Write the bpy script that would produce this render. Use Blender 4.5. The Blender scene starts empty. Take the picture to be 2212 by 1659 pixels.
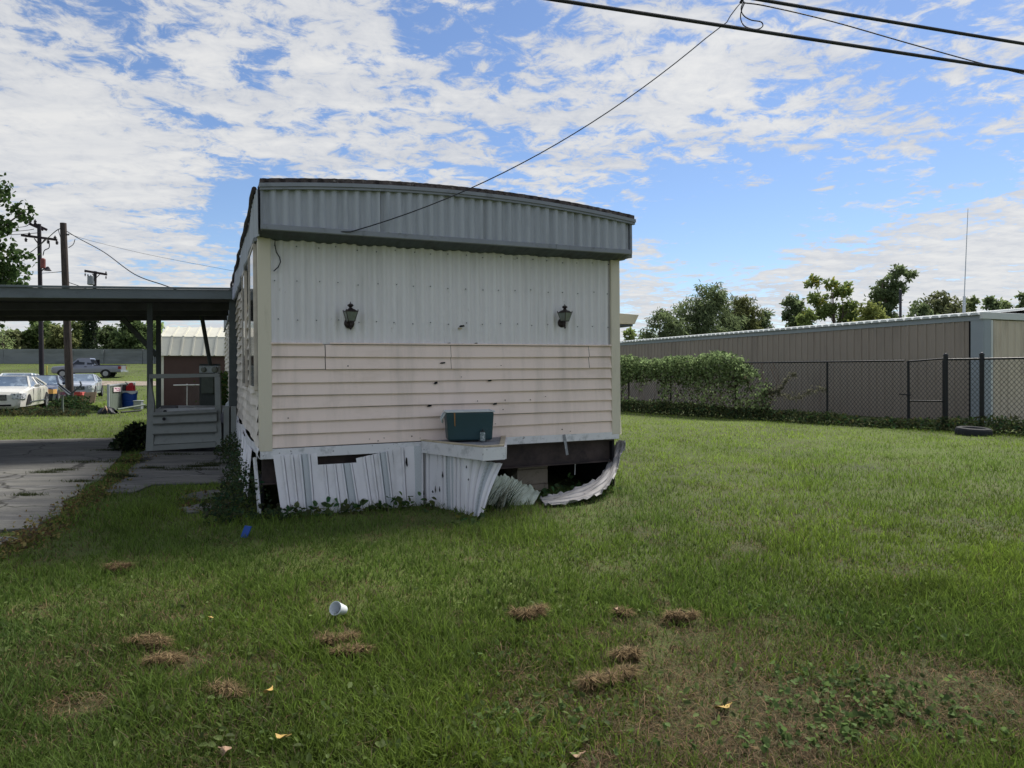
import bpy, bmesh, math, random
import numpy as np
from mathutils import Vector, Matrix, Euler
sc = bpy.context.scene
R = math.radians
rng = np.random.default_rng(7)
random.seed(7)

# ------------------------------------------------------------------ camera
HC = 1.48                       # eye height
F = 1520.0                      # focal length in pixels of a 2212 px wide frame
HOR = 805.0                     # horizon row in that frame
cam_d = bpy.data.cameras.new("camera")
cam = bpy.data.objects.new("camera", cam_d)
sc.collection.objects.link(cam)
cam.location = (0, 0, HC)
cam.rotation_euler = (R(90), 0, 0)
cam_d.sensor_width = 36
cam_d.lens = 36 * F / 2212
cam_d.shift_y = -(829.5 - HOR) / 2212
cam_d.clip_start = 0.05
cam_d.clip_end = 3000
sc.camera = cam

def P(u, v, Y):
    """world point that stands Y metres ahead and is seen at (u, v)"""
    return Vector(((u - 1106) / F * Y, Y, HC - (v - HOR) / F * Y))
def G(u, v):
    """point on the flat ground seen at (u, v)"""
    Y = HC * F / (v - HOR)
    return ((u - 1106) / F * Y, Y)

# ------------------------------------------------------------------ sky and sun
SUN_EL, SUN_AZ = R(52), math.atan2(0.62, 0.78)     # azimuth measured from +Y towards +X
world = bpy.data.worlds.new("World"); sc.world = world
world.use_nodes = True
def build_world():
    nt = world.node_tree; nt.nodes.clear()
    N = nt.nodes.new; L = nt.links.new
    out = N("ShaderNodeOutputWorld"); bg = N("ShaderNodeBackground")
    L(bg.outputs[0], out.inputs[0])
    bg.inputs[1].default_value = 0.1
    sky = N("ShaderNodeTexSky"); sky.sky_type = 'NISHITA'; sky.sun_disc = False
    sky.sun_elevation = SUN_EL; sky.sun_rotation = SUN_AZ
    sky.air_density = 1.0; sky.dust_density = 0.2; sky.ozone_density = 1.6
    tc = N("ShaderNodeTexCoord")
    def m(op, a, b=None, c=None, clamp=False):
        n = N("ShaderNodeMath"); n.operation = op; n.use_clamp = clamp
        for i, x in enumerate((a, b, c)):
            if x is None: continue
            if isinstance(x, (int, float)): n.inputs[i].default_value = x
            else: L(x, n.inputs[i])
        return n.outputs[0]
    def vm(op, a, b=None, s=None):
        n = N("ShaderNodeVectorMath"); n.operation = op
        for i, x in enumerate((a, b)):
            if x is None: continue
            if isinstance(x, (tuple, list)): n.inputs[i].default_value = x
            else: L(x, n.inputs[i])
        if s is not None:
            if isinstance(s, (int, float)): n.inputs[3].default_value = s
            else: L(s, n.inputs[3])
        return n.outputs[1] if op in ('DOT_PRODUCT', 'LENGTH') else n.outputs[0]
    def ss(x, lo, hi):
        n = N("ShaderNodeMapRange"); n.interpolation_type = 'SMOOTHSTEP'
        L(x, n.inputs[0]); n.inputs[1].default_value = lo; n.inputs[2].default_value = hi
        return n.outputs[0]
    d = vm('NORMALIZE', tc.outputs['Generated'])
    sep = N("ShaderNodeSeparateXYZ"); L(d, sep.inputs[0])
    z = m('MAXIMUM', sep.outputs[2], 0.0)
    inv = m('DIVIDE', 1.0, m('ADD', z, 0.10))
    pl = vm('SCALE', vm('MULTIPLY', d, (1, 1, 0)), s=inv)       # where the ray meets the cloud sheet
    def noise(vec, scale, detail, rough, dist=0.0, off=(0, 0, 0), stretch=(1, 1, 1)):
        mp = N("ShaderNodeMapping"); L(vec, mp.inputs[0]); mp.inputs[1].default_value = off
        mp.inputs[2].default_value = (0, 0, R(-24)); mp.inputs[3].default_value = stretch
        n = N("ShaderNodeTexNoise"); L(mp.outputs[0], n.inputs['Vector'])
        n.inputs['Scale'].default_value = scale; n.inputs['Detail'].default_value = detail
        n.inputs['Roughness'].default_value = rough; n.inputs['Distortion'].default_value = dist
        return n.outputs[0]
    n1 = noise(pl, 1.1, 4, 0.55, 0.25, (3.1, 1.7, 0))
    n2 = noise(pl, 4.2, 7, 0.62, 0.35, (0.4, 2.2, 0), (1.0, 1.15, 1))
    n3 = noise(pl, 11.0, 6, 0.68, 0.5, (7.4, 5.2, 0))
    n4 = noise(pl, 2.4, 4, 0.6, 0.2, (1.9, 8.2, 0), (0.7, 2.4, 1))
    fld = m('ADD', m('ADD', m('MULTIPLY', n1, 0.30), m('MULTIPLY', n2, 0.54)), m('MULTIPLY', n3, 0.60))
    def blob(u, v, rad, amp):
        c = Vector(((u - 1106) / F, 1, (HOR - v) / F)).normalized()
        k = 1.0 / (1 - math.cos(math.atan(rad / F)))
        dt = vm('DOT_PRODUCT', d, tuple(c))
        return m('MULTIPLY', m('EXPONENT', m('MULTIPLY', m('SUBTRACT', dt, 1.0), k)), amp)
    tot = fld
    for b in [(1420, 470, 110, -.16), (1580, 470, 110, -.19), (1740, 450, 100, -.20), (1900, 430, 90, -.18), (2050, 400, 80, -.16),
              (2160, 370, 90, -.14), (1500, 540, 60, -.12), (1640, 545, 50, -.10), (1980, 560, 45, -.06), (1850, 500, 60, -.10),
              (1450, 390, 50, -.08), (1800, 220, 60, -.07), (2000, 190, 60, -.08), (1650, 330, 40, -.05), (1080, 270, 60, -.05),
              (380, 260, 60, -.09), (290, 130, 60, -.09), (190, 150, 40, -.06), (440, 280, 50, -.05), (540, 150, 60, -.05),
              (930, 60, 60, -.09), (1080, 30, 70, -.09), (620, 400, 60, -.07), (500, 440, 60, -.16), (540, 400, 50, -.10), (480, 530, 50, -.12),
              (330, 545, 50, -.10), (200, 540, 50, -.05), (1030, 370, 40, -.06), (1500, 640, 60, -.03), (1350, 190, 40, -.04),
              (1700, 260, 120, .07), (1950, 300, 90, .06), (1350, 150, 200, .05), (800, 250, 220, .05), (250, 420, 200, .09),
              (100, 250, 200, .05), (1500, 600, 90, .05), (1900, 610, 140, .12), (2150, 540, 110, .12), (1750, 590, 80, .06),
              (1950, 465, 70, .07), (1800, 470, 40, .06), (2000, 400, 40, .08), (1780, 400, 36, .06), (1860, 405, 26, .07), (1620, 420, 40, .05), (2060, 395, 30, .06), (2180, 460, 50, .07), (120, 620, 200, .06), (1400, 620, 70, .07), (1650, 600, 60, .04)]:
        b = (b[0], b[1], b[2], b[3] * (.78 if b[3] < 0 and b[0] > 1390 else 1))
        tot = m('ADD', tot, blob(*b))
    mask = ss(tot, 0.636, 0.772)
    thick = ss(tot, 0.69, 0.92)
    shade = ss(n4, 0.32, 0.70)
    # cloud radiance (divided by the background strength of 0.1)
    c1 = N("ShaderNodeMix"); c1.data_type = 'RGBA'
    c1.inputs[6].default_value = (4.3, 4.5, 4.9, 1); c1.inputs[7].default_value = (5.95, 5.95, 5.9, 1)
    L(m('ADD', m('MULTIPLY', shade, 0.55), m('MULTIPLY', thick, 0.5), clamp=True), c1.inputs[0])
    # the cloud sheet is brighter round the hidden sun
    sd = Vector((math.sin(SUN_AZ) * math.cos(SUN_EL), math.cos(SUN_AZ) * math.cos(SUN_EL), math.sin(SUN_EL)))
    gl = m('MULTIPLY', m('POWER', m('MAXIMUM', vm('DOT_PRODUCT', d, tuple(sd)), 0.0), 5.0), 0.10)
    c2 = vm('SCALE', c1.outputs[2], s=m('ADD', gl, 0.90))
    # away from the sun the deck is duller (left of the picture)
    sk = N("ShaderNodeMix"); sk.data_type = 'RGBA'; sk.blend_type = 'MULTIPLY'; sk.inputs[0].default_value = 1
    L(sky.outputs[0], sk.inputs[6]); sk.inputs[7].default_value = SKYTINT
    mx = N("ShaderNodeMix"); mx.data_type = 'RGBA'
    L(m('MULTIPLY', mask, 0.97), mx.inputs[0]); L(sk.outputs[2], mx.inputs[6]); L(c2, mx.inputs[7])
    L(mx.outputs[2], bg.inputs[0])
SKYTINT = (.70, .75, .86, 1)
build_world()

sun_d = bpy.data.lights.new("sun", 'SUN'); sun_d.energy = 3.8; sun_d.angle = R(18); sun_d.color = (1, 0.95, 0.87)
sun = bpy.data.objects.new("sun", sun_d); sc.collection.objects.link(sun)
sdir = Vector((math.sin(SUN_AZ) * math.cos(SUN_EL), math.cos(SUN_AZ) * math.cos(SUN_EL), math.sin(SUN_EL)))
sun.rotation_euler = (-sdir).to_track_quat('-Z', 'Y').to_euler()
sun.location = (0, 0, 60)
sc.view_settings.view_transform = 'Standard'; sc.view_settings.look = 'None'
sc.view_settings.exposure = 0.6; sc.view_settings.gamma = 1
sc.cycles.max_bounces = 6; sc.cycles.diffuse_bounces = 3; sc.cycles.transparent_max_bounces = 6

# ------------------------------------------------------------------ helpers
C = sc.collection
def lin(r, g, b):
    f = lambda c: (c / 12.92 if c <= .04045 else ((c + .055) / 1.055) ** 2.4)
    return (f(r / 255), f(g / 255), f(b / 255))

MATS = {}
def mat(name, col, rough=.6, var=.12, scale=2.0, stretch=(1, 1, 1), dirt=None, bump=0.0, bscale=60, metal=0.0, spec=.3, uvpat=None, coat=0):
    if name in MATS: return MATS[name]
    mt = bpy.data.materials.new(name); mt.use_nodes = True; MATS[name] = mt
    nt = mt.node_tree; N = nt.nodes.new; L = nt.links.new
    bs = nt.nodes['Principled BSDF']
    bs.inputs['Roughness'].default_value = rough; bs.inputs['Metallic'].default_value = metal
    bs.inputs['Specular IOR Level'].default_value = spec
    if coat: bs.inputs['Coat Weight'].default_value = coat
    tc = N("ShaderNodeTexCoord"); mp = N("ShaderNodeMapping"); L(tc.outputs['Object'], mp.inputs[0]); mp.inputs[3].default_value = stretch
    nz = N("ShaderNodeTexNoise"); L(mp.outputs[0], nz.inputs['Vector']); nz.inputs['Scale'].default_value = scale
    nz.inputs['Detail'].default_value = 6; nz.inputs['Roughness'].default_value = .6
    mr = N("ShaderNodeMapRange"); L(nz.outputs[0], mr.inputs[0]); mr.inputs[1].default_value = .3; mr.inputs[2].default_value = .7
    mx = N("ShaderNodeMix"); mx.data_type = 'RGBA'; L(mr.outputs[0], mx.inputs[0])
    mx.inputs[6].default_value = tuple(c * (1 - var) for c in col) + (1,)
    mx.inputs[7].default_value = tuple(min(1, c * (1 + var)) for c in col) + (1,)
    res = mx.outputs[2]
    if dirt:
        for (dc, dscale, dst, lo, hi, amt) in dirt:
            mp2 = N("ShaderNodeMapping"); L(tc.outputs['Object'], mp2.inputs[0]); mp2.inputs[3].default_value = dst
            mp2.inputs[1].default_value = (random.random() * 9, random.random() * 9, random.random() * 9)
            n2 = N("ShaderNodeTexNoise"); L(mp2.outputs[0], n2.inputs['Vector']); n2.inputs['Scale'].default_value = dscale
            n2.inputs['Detail'].default_value = 8; n2.inputs['Roughness'].default_value = .65
            r2 = N("ShaderNodeMapRange"); L(n2.outputs[0], r2.inputs[0]); r2.inputs[1].default_value = lo; r2.inputs[2].default_value = hi
            r2.inputs[4].default_value = amt
            m2 = N("ShaderNodeMix"); m2.data_type = 'RGBA'; L(r2.outputs[0], m2.inputs[0]); L(res, m2.inputs[6]); m2.inputs[7].default_value = tuple(dc) + (1,)
            res = m2.outputs[2]
    if uvpat:      # a lattice of small punched holes
        uv = N("ShaderNodeUVMap"); sx = N("ShaderNodeSeparateXYZ"); L(uv.outputs[0], sx.inputs[0])
        def mm(op, a, b=None):
            n = N("ShaderNodeMath"); n.operation = op
            for i, x in enumerate((a, b)):
                if x is None: continue
                if isinstance(x, (int, float)): n.inputs[i].default_value = x
                else: L(x, n.inputs[i])
            return n.outputs[0]
        a = mm('SINE', mm('MULTIPLY', mm('ADD', sx.outputs[0], sx.outputs[1]), uvpat))
        b = mm('SINE', mm('MULTIPLY', mm('SUBTRACT', sx.outputs[0], sx.outputs[1]), uvpat))
        w = mm('GREATER_THAN', mm('MULTIPLY', mm('ABSOLUTE', a), mm('ABSOLUTE', b)), .42)
        m3 = N("ShaderNodeMix"); m3.data_type = 'RGBA'; L(w, m3.inputs[0]); L(res, m3.inputs[6]); m3.inputs[7].default_value = (.38, .39, .40, 1)
        res = m3.outputs[2]
    L(res, bs.inputs['Base Color'])
    if bump:
        n3 = N("ShaderNodeTexNoise"); L(mp.outputs[0], n3.inputs['Vector']); n3.inputs['Scale'].default_value = bscale; n3.inputs['Detail'].default_value = 5
        bp = N("ShaderNodeBump"); bp.inputs['Strength'].default_value = bump; bp.inputs['Distance'].default_value = .02
        L(n3.outputs[0], bp.inputs['Height']); L(bp.outputs[0], bs.inputs['Normal'])
    return mt

def leafmat(name, trans=.35, rough=.6):
    if name in MATS: return MATS[name]
    mt = bpy.data.materials.new(name); mt.use_nodes = True; MATS[name] = mt
    nt = mt.node_tree; N = nt.nodes.new; L = nt.links.new
    nt.nodes.remove(nt.nodes['Principled BSDF']); out = nt.nodes['Material Output']
    at = N("ShaderNodeAttribute"); at.attribute_name = "tint"
    df = N("ShaderNodeBsdfDiffuse"); tr = N("ShaderNodeBsdfTranslucent"); gl = N("ShaderNodeBsdfGlossy"); gl.inputs['Roughness'].default_value = rough
    gl.inputs['Color'].default_value = (.6, .6, .6, 1)
    L(at.outputs[0], df.inputs[0]); L(at.outputs[0], tr.inputs[0])
    m1 = N("ShaderNodeMixShader"); m1.inputs[0].default_value = trans; L(df.outputs[0], m1.inputs[1]); L(tr.outputs[0], m1.inputs[2])
    m2 = N("ShaderNodeMixShader"); m2.inputs[0].default_value = .012; L(m1.outputs[0], m2.inputs[1]); L(gl.outputs[0], m2.inputs[2])
    L(m2.outputs[0], out.inputs[0])
    return mt

def tag(o, label=None, cat=None, group=None, kind=None):
    if label: o['label'] = label
    if cat: o['category'] = cat
    if group: o['group'] = group
    if kind: o['kind'] = kind
    return o
WM = {}
def empty(name, loc=(0, 0, 0), rot=(0, 0, 0), label=None, cat=None, group=None):
    o = bpy.data.objects.new(name, None); C.objects.link(o)
    o.empty_display_size = .2
    o.location = loc; o.rotation_euler = rot
    WM[o.name] = Matrix.Translation(Vector(loc)) @ Euler(rot).to_matrix().to_4x4()
    return tag(o, label, cat, group)

class MB:
    def __init__(s): s.v = []; s.f = []; s.m = []; s.uv = {}; s.sm = False
    def add(s, vs, fs, mi=0):
        b = len(s.v); s.v += [tuple(x) for x in vs]
        for f in fs: s.f.append(tuple(b + i for i in f)); s.m.append(mi)
        return s
    def hexa(s, p, mi=0):   # p: bottom 4 ccw, top 4 ccw
        return s.add(p, [(3, 2, 1, 0), (4, 5, 6, 7), (0, 1, 5, 4), (1, 2, 6, 5), (2, 3, 7, 6), (3, 0, 4, 7)], mi)
    def box(s, x0, x1, y0, y1, z0, z1, M=None, mi=0):
        p = [(x0, y0, z0), (x1, y0, z0), (x1, y1, z0), (x0, y1, z0), (x0, y0, z1), (x1, y0, z1), (x1, y1, z1), (x0, y1, z1)]
        if M is not None: p = [M @ Vector(q) for q in p]
        return s.hexa(p, mi)
    def bar(s, a, b, w, h, mi=0, up=(0, 0, 1)):   # rectangular bar between two points
        a = Vector(a); b = Vector(b); d = (b - a).normalized(); up = Vector(up)
        if abs(d.dot(up)) > .98: up = Vector((0, 1, 0))
        x = d.cross(up).normalized() * w / 2; y = x.normalized().cross(d).normalized() * h / 2
        p = [a - x - y, a + x - y, a + x + y, a - x + y, b - x - y, b + x - y, b + x + y, b - x + y]
        return s.hexa(p, mi)
    def tube(s, pts, r, n=8, mi=0, caps=True):
        pts = [Vector(p) for p in pts]; k = len(pts)
        rs = r if isinstance(r, (list, tuple)) else [r] * k
        b = len(s.v); up = Vector((0, 0, 1))
        for i, p in enumerate(pts):
            d = (pts[min(i + 1, k - 1)] - pts[max(i - 1, 0)])
            d = d.normalized() if d.length > 1e-9 else Vector((0, 0, 1))
            u_ = Vector((0, 1, 0)) if abs(d.z) > .9 else up
            x = d.cross(u_).normalized(); y = x.cross(d).normalized()
            for j in range(n):
                a = 2 * math.pi * j / n
                s.v.append(tuple(p + x * rs[i] * math.cos(a) + y * rs[i] * math.sin(a)))
        for i in range(k - 1):
            for j in range(n):
                a0 = b + i * n + j; a1 = b + i * n + (j + 1) % n
                s.f.append((a0, a1, a1 + n, a0 + n)); s.m.append(mi)
        if caps:
            s.f.append(tuple(b + j for j in range(n))[::-1]); s.m.append(mi)
            s.f.append(tuple(b + (k - 1) * n + j for j in range(n))); s.m.append(mi)
        return s
    def lathe(s, prof, n=16, M=None, mi=0):
        b = len(s.v); M = M or Matrix()
        for (r, z) in prof:
            for j in range(n):
                a = 2 * math.pi * j / n
                s.v.append(tuple(M @ Vector((r * math.cos(a), r * math.sin(a), z))))
        for i in range(len(prof) - 1):
            for j in range(n):
                a0 = b + i * n + j; a1 = b + i * n + (j + 1) % n
                s.f.append((a0, a1, a1 + n, a0 + n)); s.m.append(mi)
        s.f.append(tuple(b + j for j in range(n))[::-1]); s.m.append(mi)
        k = len(prof) - 1
        s.f.append(tuple(b + k * n + j for j in range(n))); s.m.append(mi)
        return s
    def grid(s, fn, nu, nv, mi=0, mfn=None, uvfn=None):
        b = len(s.v)
        for j in range(nv + 1):
            for i in range(nu + 1): s.v.append(tuple(fn(i / nu, j / nv)))
        for j in range(nv):
            for i in range(nu):
                a = b + j * (nu + 1) + i
                s.f.append((a, a + 1, a + nu + 2, a + nu + 1)); s.m.append(mfn((i + .5) / nu, (j + .5) / nv) if mfn else mi)
                if uvfn: s.uv[len(s.f) - 1] = [uvfn(i / nu, j / nv), uvfn((i + 1) / nu, j / nv), uvfn((i + 1) / nu, (j + 1) / nv), uvfn(i / nu, (j + 1) / nv)]
        return s
    def prism(s, poly, z0, z1, M=None, mi=0):   # polygon in xy, extruded along z
        n = len(poly); M = M or Matrix()
        vs = [M @ Vector((p[0], p[1], z0)) for p in poly] + [M @ Vector((p[0], p[1], z1)) for p in poly]
        fs = [tuple(range(n))[::-1], tuple(range(n, 2 * n))] + [(i, (i + 1) % n, n + (i + 1) % n, n + i) for i in range(n)]
        return s.add(vs, fs, mi)
    def build(s, name, mats, parent=None, world=False, smooth=False, bevel=0.0, solid=0.0, auto=None):
        me = bpy.data.meshes.new(name)
        vs = s.v
        if world and parent is not None:
            inv = WM[parent.name].inverted(); vs = [tuple(inv @ Vector(p)) for p in vs]
        me.from_pydata(vs, [], s.f); 
        if not isinstance(mats, (list, tuple)): mats = [mats]
        for q in mats: me.materials.append(q)
        me.polygons.foreach_set('material_index', s.m)
        if s.uv:
            uvl = me.uv_layers.new(name="UVMap")
            for fi, cs in s.uv.items():
                p = me.polygons[fi]
                for li, c in zip(p.loop_indices, cs): uvl.data[li].uv = c
        if smooth or auto: me.polygons.foreach_set('use_smooth', [True] * len(s.f))
        if auto:
            try: me.set_sharp_from_angle(angle=R(auto))
            except Exception: pass
        me.update()
        o = bpy.data.objects.new(name, me); C.objects.link(o)
        if parent is not None: o.parent = parent
        if solid:
            md = o.modifiers.new("s", 'SOLIDIFY'); md.thickness = solid; md.offset = 0
        if bevel:
            md = o.modifiers.new("b", 'BEVEL'); md.width = bevel; md.segments = 2; md.limit_method = 'ANGLE'
        return o

def npmesh(name, V, Fc, tint, material, parent=None, smooth=False, world=False):
    """V (n,3) verts, Fc (m,k) faces of equal size k, tint (n,3)"""
    if world and parent is not None:
        inv = np.array(WM[parent.name].inverted()); V = V @ inv[:3, :3].T + inv[:3, 3]
    me = bpy.data.meshes.new(name)
    V = np.ascontiguousarray(V, dtype=np.float32); m, k = Fc.shape
    me.vertices.add(len(V)); me.vertices.foreach_set('co', V.ravel())
    me.loops.add(m * k); me.loops.foreach_set('vertex_index', np.ascontiguousarray(Fc, dtype=np.int32).ravel())
    me.polygons.add(m); me.polygons.foreach_set('loop_start', np.arange(0, m * k, k, dtype=np.int32))
    me.polygons.foreach_set('loop_total', np.full(m, k, dtype=np.int32))
    if smooth: me.polygons.foreach_set('use_smooth', np.ones(m, dtype=bool))
    me.update(calc_edges=True)
    if tint is not None:
        at = me.attributes.new("tint", 'FLOAT_COLOR', 'POINT')
        at.data.foreach_set('color', np.concatenate([tint, np.ones((len(V), 1))], 1).astype(np.float32).ravel())
    me.materials.append(material)
    o = bpy.data.objects.new(name, me); C.objects.link(o)
    if parent is not None: o.parent = parent
    return o

def vnoise(x, y, seed=0):
    """smooth 2-d value noise in 0..1"""
    xi = np.floor(x).astype(np.int64); yi = np.floor(y).astype(np.int64); fx = x - xi; fy = y - yi
    fx = fx * fx * (3 - 2 * fx); fy = fy * fy * (3 - 2 * fy)
    def h(a, b):
        n = (a * 374761393 + b * 668265263 + seed * 974634777) & 0x7fffffff
        n = ((n ^ (n >> 13)) * 1274126177) & 0x7fffffff
        return ((n ^ (n >> 16)) & 0xffff) / 65535.0
    return (h(xi, yi) * (1 - fx) + h(xi + 1, yi) * fx) * (1 - fy) + (h(xi, yi + 1) * (1 - fx) + h(xi + 1, yi + 1) * fx) * fy
def fbm(x, y, seed=0, o=4):
    t = 0; a = .5; s = 0
    for i in range(o):
        t = t + a * vnoise(x * 2 ** i, y * 2 ** i, seed + i); s += a; a *= .55
    return t / s
def gz(x, y):
    """ground height: a flat lot that ramps up to the levee far behind"""
    x = np.asarray(x, float); y = np.asarray(y, float)
    r = np.clip((y - 46) * .066, 0, 2.6)
    return r + .03 * (fbm(x * .35, y * .35, 5) - .5) * np.clip((30 - y) / 10, 0, 1)
def gzf(x, y): return float(gz(np.array([x]), np.array([y]))[0])
def inpoly(px, py, poly):
    ins = np.zeros(len(px), bool); n = len(poly); j = n - 1
    for i in range(n):
        xi, yi = poly[i]; xj, yj = poly[j]
        c = ((yi > py) != (yj > py)) & (px < (xj - xi) * (py - yi) / (yj - yi + 1e-12) + xi)
        ins ^= c; j = i
    return ins

def ribbons(pos, h, w, az, lean, seg, col, tipcol=None, fold=None, r=None):
    """curved tapering blades; returns V, F(quads/tri as quads), tint"""
    n = len(pos); dx = np.cos(az); dy = np.sin(az); tw = (r or rng).uniform(-1.2, 1.2, n)
    px = -np.sin(az + tw); py = np.cos(az + tw)
    rows = []
    cols = []
    for i in range(seg + 1):
        t = i / seg
        off = lean * h * t ** 1.7
        zz = h * t * np.sqrt(np.clip(1 - (lean * t * .6) ** 2, .05, 1))
        c = np.stack([pos[:, 0] + dx * off, pos[:, 1] + dy * off, pos[:, 2] + zz], 1)
        ww = w * (1 - t) ** .6 * .5 + .0002
        rows.append(c - np.stack([px * ww, py * ww, ww * 0], 1)); rows.append(c + np.stack([px * ww, py * ww, ww * 0], 1))
        cc = col * (1 - t) * .75 + (col if tipcol is None else tipcol) * t + col * .25 * (1 - t)
        cols.append(cc); cols.append(cc)
    V = np.stack(rows, 1).reshape(-1, 3); T = np.stack(cols, 1).reshape(-1, 3)
    k = 2 * (seg + 1); base = np.arange(n)[:, None] * k
    Fs = [base + np.array([[2 * i, 2 * i + 1, 2 * i + 3, 2 * i + 2]]) for i in range(seg)]
    return V, np.concatenate(Fs, 0), T

def leaves(pos, size, col, ratio=.6, nrm=None, r=None, droop=0.0, dirv=None, dirw=0.0):
    """diamond/oval leaf cards, each folded a little along the midrib: 6 verts, 2 quads... uses 2 quads sharing the rib"""
    r = r or rng; n = len(pos)
    a = r.normal(size=(n, 3)); a[:, 2] -= droop
    if dirv is not None: a += np.array(dirv) * dirw
    a /= np.linalg.norm(a, axis=1)[:, None]
    b = r.normal(size=(n, 3)); 
    if nrm is not None: b = b * .45 + nrm
    b = b - (b * a).sum(1)[:, None] * a; b /= np.linalg.norm(b, axis=1)[:, None]     # leaf normal
    if nrm is not None:
        a = a - (a * b).sum(1)[:, None] * b; a /= np.linalg.norm(a, axis=1)[:, None]
    s = np.cross(a, b); sz = size[:, None]
    p0 = pos; p3 = pos + a * sz
    lift = b * sz * .12
    l1 = pos + a * sz * .3 + s * sz * ratio * .5 + lift; l2 = pos + a * sz * .7 + s * sz * ratio * .42 + lift
    r1 = pos + a * sz * .3 - s * sz * ratio * .5 + lift; r2 = pos + a * sz * .7 - s * sz * ratio * .42 + lift
    V = np.stack([p0, l1, l2, p3, r2, r1], 1).reshape(-1, 3)
    base = np.arange(n)[:, None] * 6
    Fc = np.concatenate([base + np.array([[0, 1, 2, 3]]), base + np.array([[0, 3, 4, 5]])], 0)
    return V, Fc, np.repeat(col, 6, 0)

def catmull(pts, k=6):
    pts = [Vector(p) for p in pts]; out = []
    for i in range(len(pts) - 1):
        p0 = pts[max(i - 1, 0)]; p1 = pts[i]; p2 = pts[i + 1]; p3 = pts[min(i + 2, len(pts) - 1)]
        for j in range(k):
            t = j / k
            out.append(.5 * ((2 * p1) + (p2 - p0) * t + (2 * p0 - 5 * p1 + 4 * p2 - p3) * t * t + (3 * p1 - p0 - 3 * p2 + p3) * t ** 3))
    out.append(pts[-1]); return out
# ------------------------------------------------------------------ materials
m_panel = mat("weathered white sheet metal", lin(220, 217, 218), .5, .05, 1.2, (1, 1, .15),
              dirt=[(lin(150, 152, 150), 3, (2.5, 1, .25), .52, .75, .35), (lin(120, 112, 100), 9, (1, 1, .6), .66, .74, .5)], bump=.05, bscale=8)
m_fascia = mat("blue grey sheet metal", lin(168, 172, 180), .7, .06, 1.5, (1, 1, .2), dirt=[(lin(96, 104, 112), 4, (2, 2, .3), .5, .8, .5)], bump=.05, bscale=9)
m_trimg = mat("grey metal trim", lin(134, 138, 146), .7, .08, 3, dirt=[(lin(84, 84, 84), 7, (1, 1, 1), .55, .7, .5)])
m_soffit = mat("dark grey shaded soffit metal", lin(78, 86, 94), .6, .1, 3, dirt=[(lin(52, 50, 50), 5, (1, 1, 1), .45, .7, .7)])  # shade under the overhang is put into this dark colour
m_crust = mat("old roof coating", lin(84, 76, 76), .9, .4, 9, dirt=[(lin(150, 142, 138), 16, (1, 1, 1), .58, .68, .6), (lin(34, 28, 28), 11, (1, 1, 1), .5, .6, .8)], bump=1.0, bscale=30)
m_side = mat("faded pink vinyl siding", lin(236, 216, 205), .5, .03, .8, (.5, .5, 1), dirt=[(lin(168, 158, 146), 1.6, (2.6, 1, .35), .50, .80, .5), (lin(180, 162, 142), 2.2, (.6, 1, 1.4), .55, .8, .5), (lin(120, 105, 95), 14, (1, 1, 1), .70, .76, .5)])
m_side2 = mat("grimy vinyl siding", lin(216, 206, 194), .55, .05, .8, (.5, .5, 1), dirt=[(lin(112, 106, 98), 2.0, (1, .5, 1.2), .45, .75, .65)])
m_post = mat("cream vinyl corner trim", lin(208, 200, 182), .5, .03, 2, dirt=[(lin(150, 142, 118), 5, (2, 2, .3), .55, .8, .5)])
m_white = mat("chalky white painted board", lin(218, 217, 220), .55, .05, 3, dirt=[(lin(130, 134, 136), 9, (1, 1, 1), .52, .68, .55), (lin(70, 66, 60), 22, (1, 1, 1), .64, .68, .7)])
m_skirt = mat("white vinyl skirting", lin(226, 224, 228), .42, .03, 1.5, dirt=[(lin(140, 140, 132), 3, (1, 1, .6), .55, .8, .45)])
m_vent = mat("punched vinyl vent strip", lin(206, 212, 218), .5, .03, 2, uvpat=210.0)
m_skirtg = mat("mildewed vinyl skirting", lin(176, 184, 168), .5, .08, 3, dirt=[(lin(100, 108, 88), 5, (1, 1, 1), .45, .7, .6)])
m_steel = mat("rust brown chassis steel", lin(70, 60, 58), .75, .25, 6, dirt=[(lin(38, 34, 36), 4, (1, 1, 1), .45, .65, .7)])
m_block = mat("tan concrete block", lin(152, 140, 126), .9, .12, 6, dirt=[(lin(86, 78, 68), 12, (1, 1, 1), .58, .7, .6)], bump=.4, bscale=120)
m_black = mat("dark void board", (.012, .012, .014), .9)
m_glass = mat("dark window glass", (.02, .022, .026), .08, .1, spec=.6)
m_dark = mat("dark bronze metal", lin(58, 50, 50), .45, .3, 30, metal=.5)
m_lglass = mat("smoky lantern glass", lin(112, 118, 112), .25, .12, 20, dirt=[(lin(84, 84, 58), 25, (1, 1, .4), .5, .7, .6)], spec=.5)
m_cable = mat("black cable sheath", lin(34, 36, 42), .55, .15, 20)
m_wood = mat("weathered grey boards", lin(140, 142, 146), .85, .15, 4, (1, 6, 1), dirt=[(lin(200, 204, 206), 10, (1, 2, 1), .58, .68, .6), (lin(74, 70, 68), 6, (1, 3, 1), .55, .7, .7)], bump=.4, bscale=60)
m_strip = mat("raw wood edge", lin(186, 174, 150), .7, .15, 8, dirt=[(lin(96, 88, 78), 9, (1, 1, 1), .5, .7, .6)])

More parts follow.
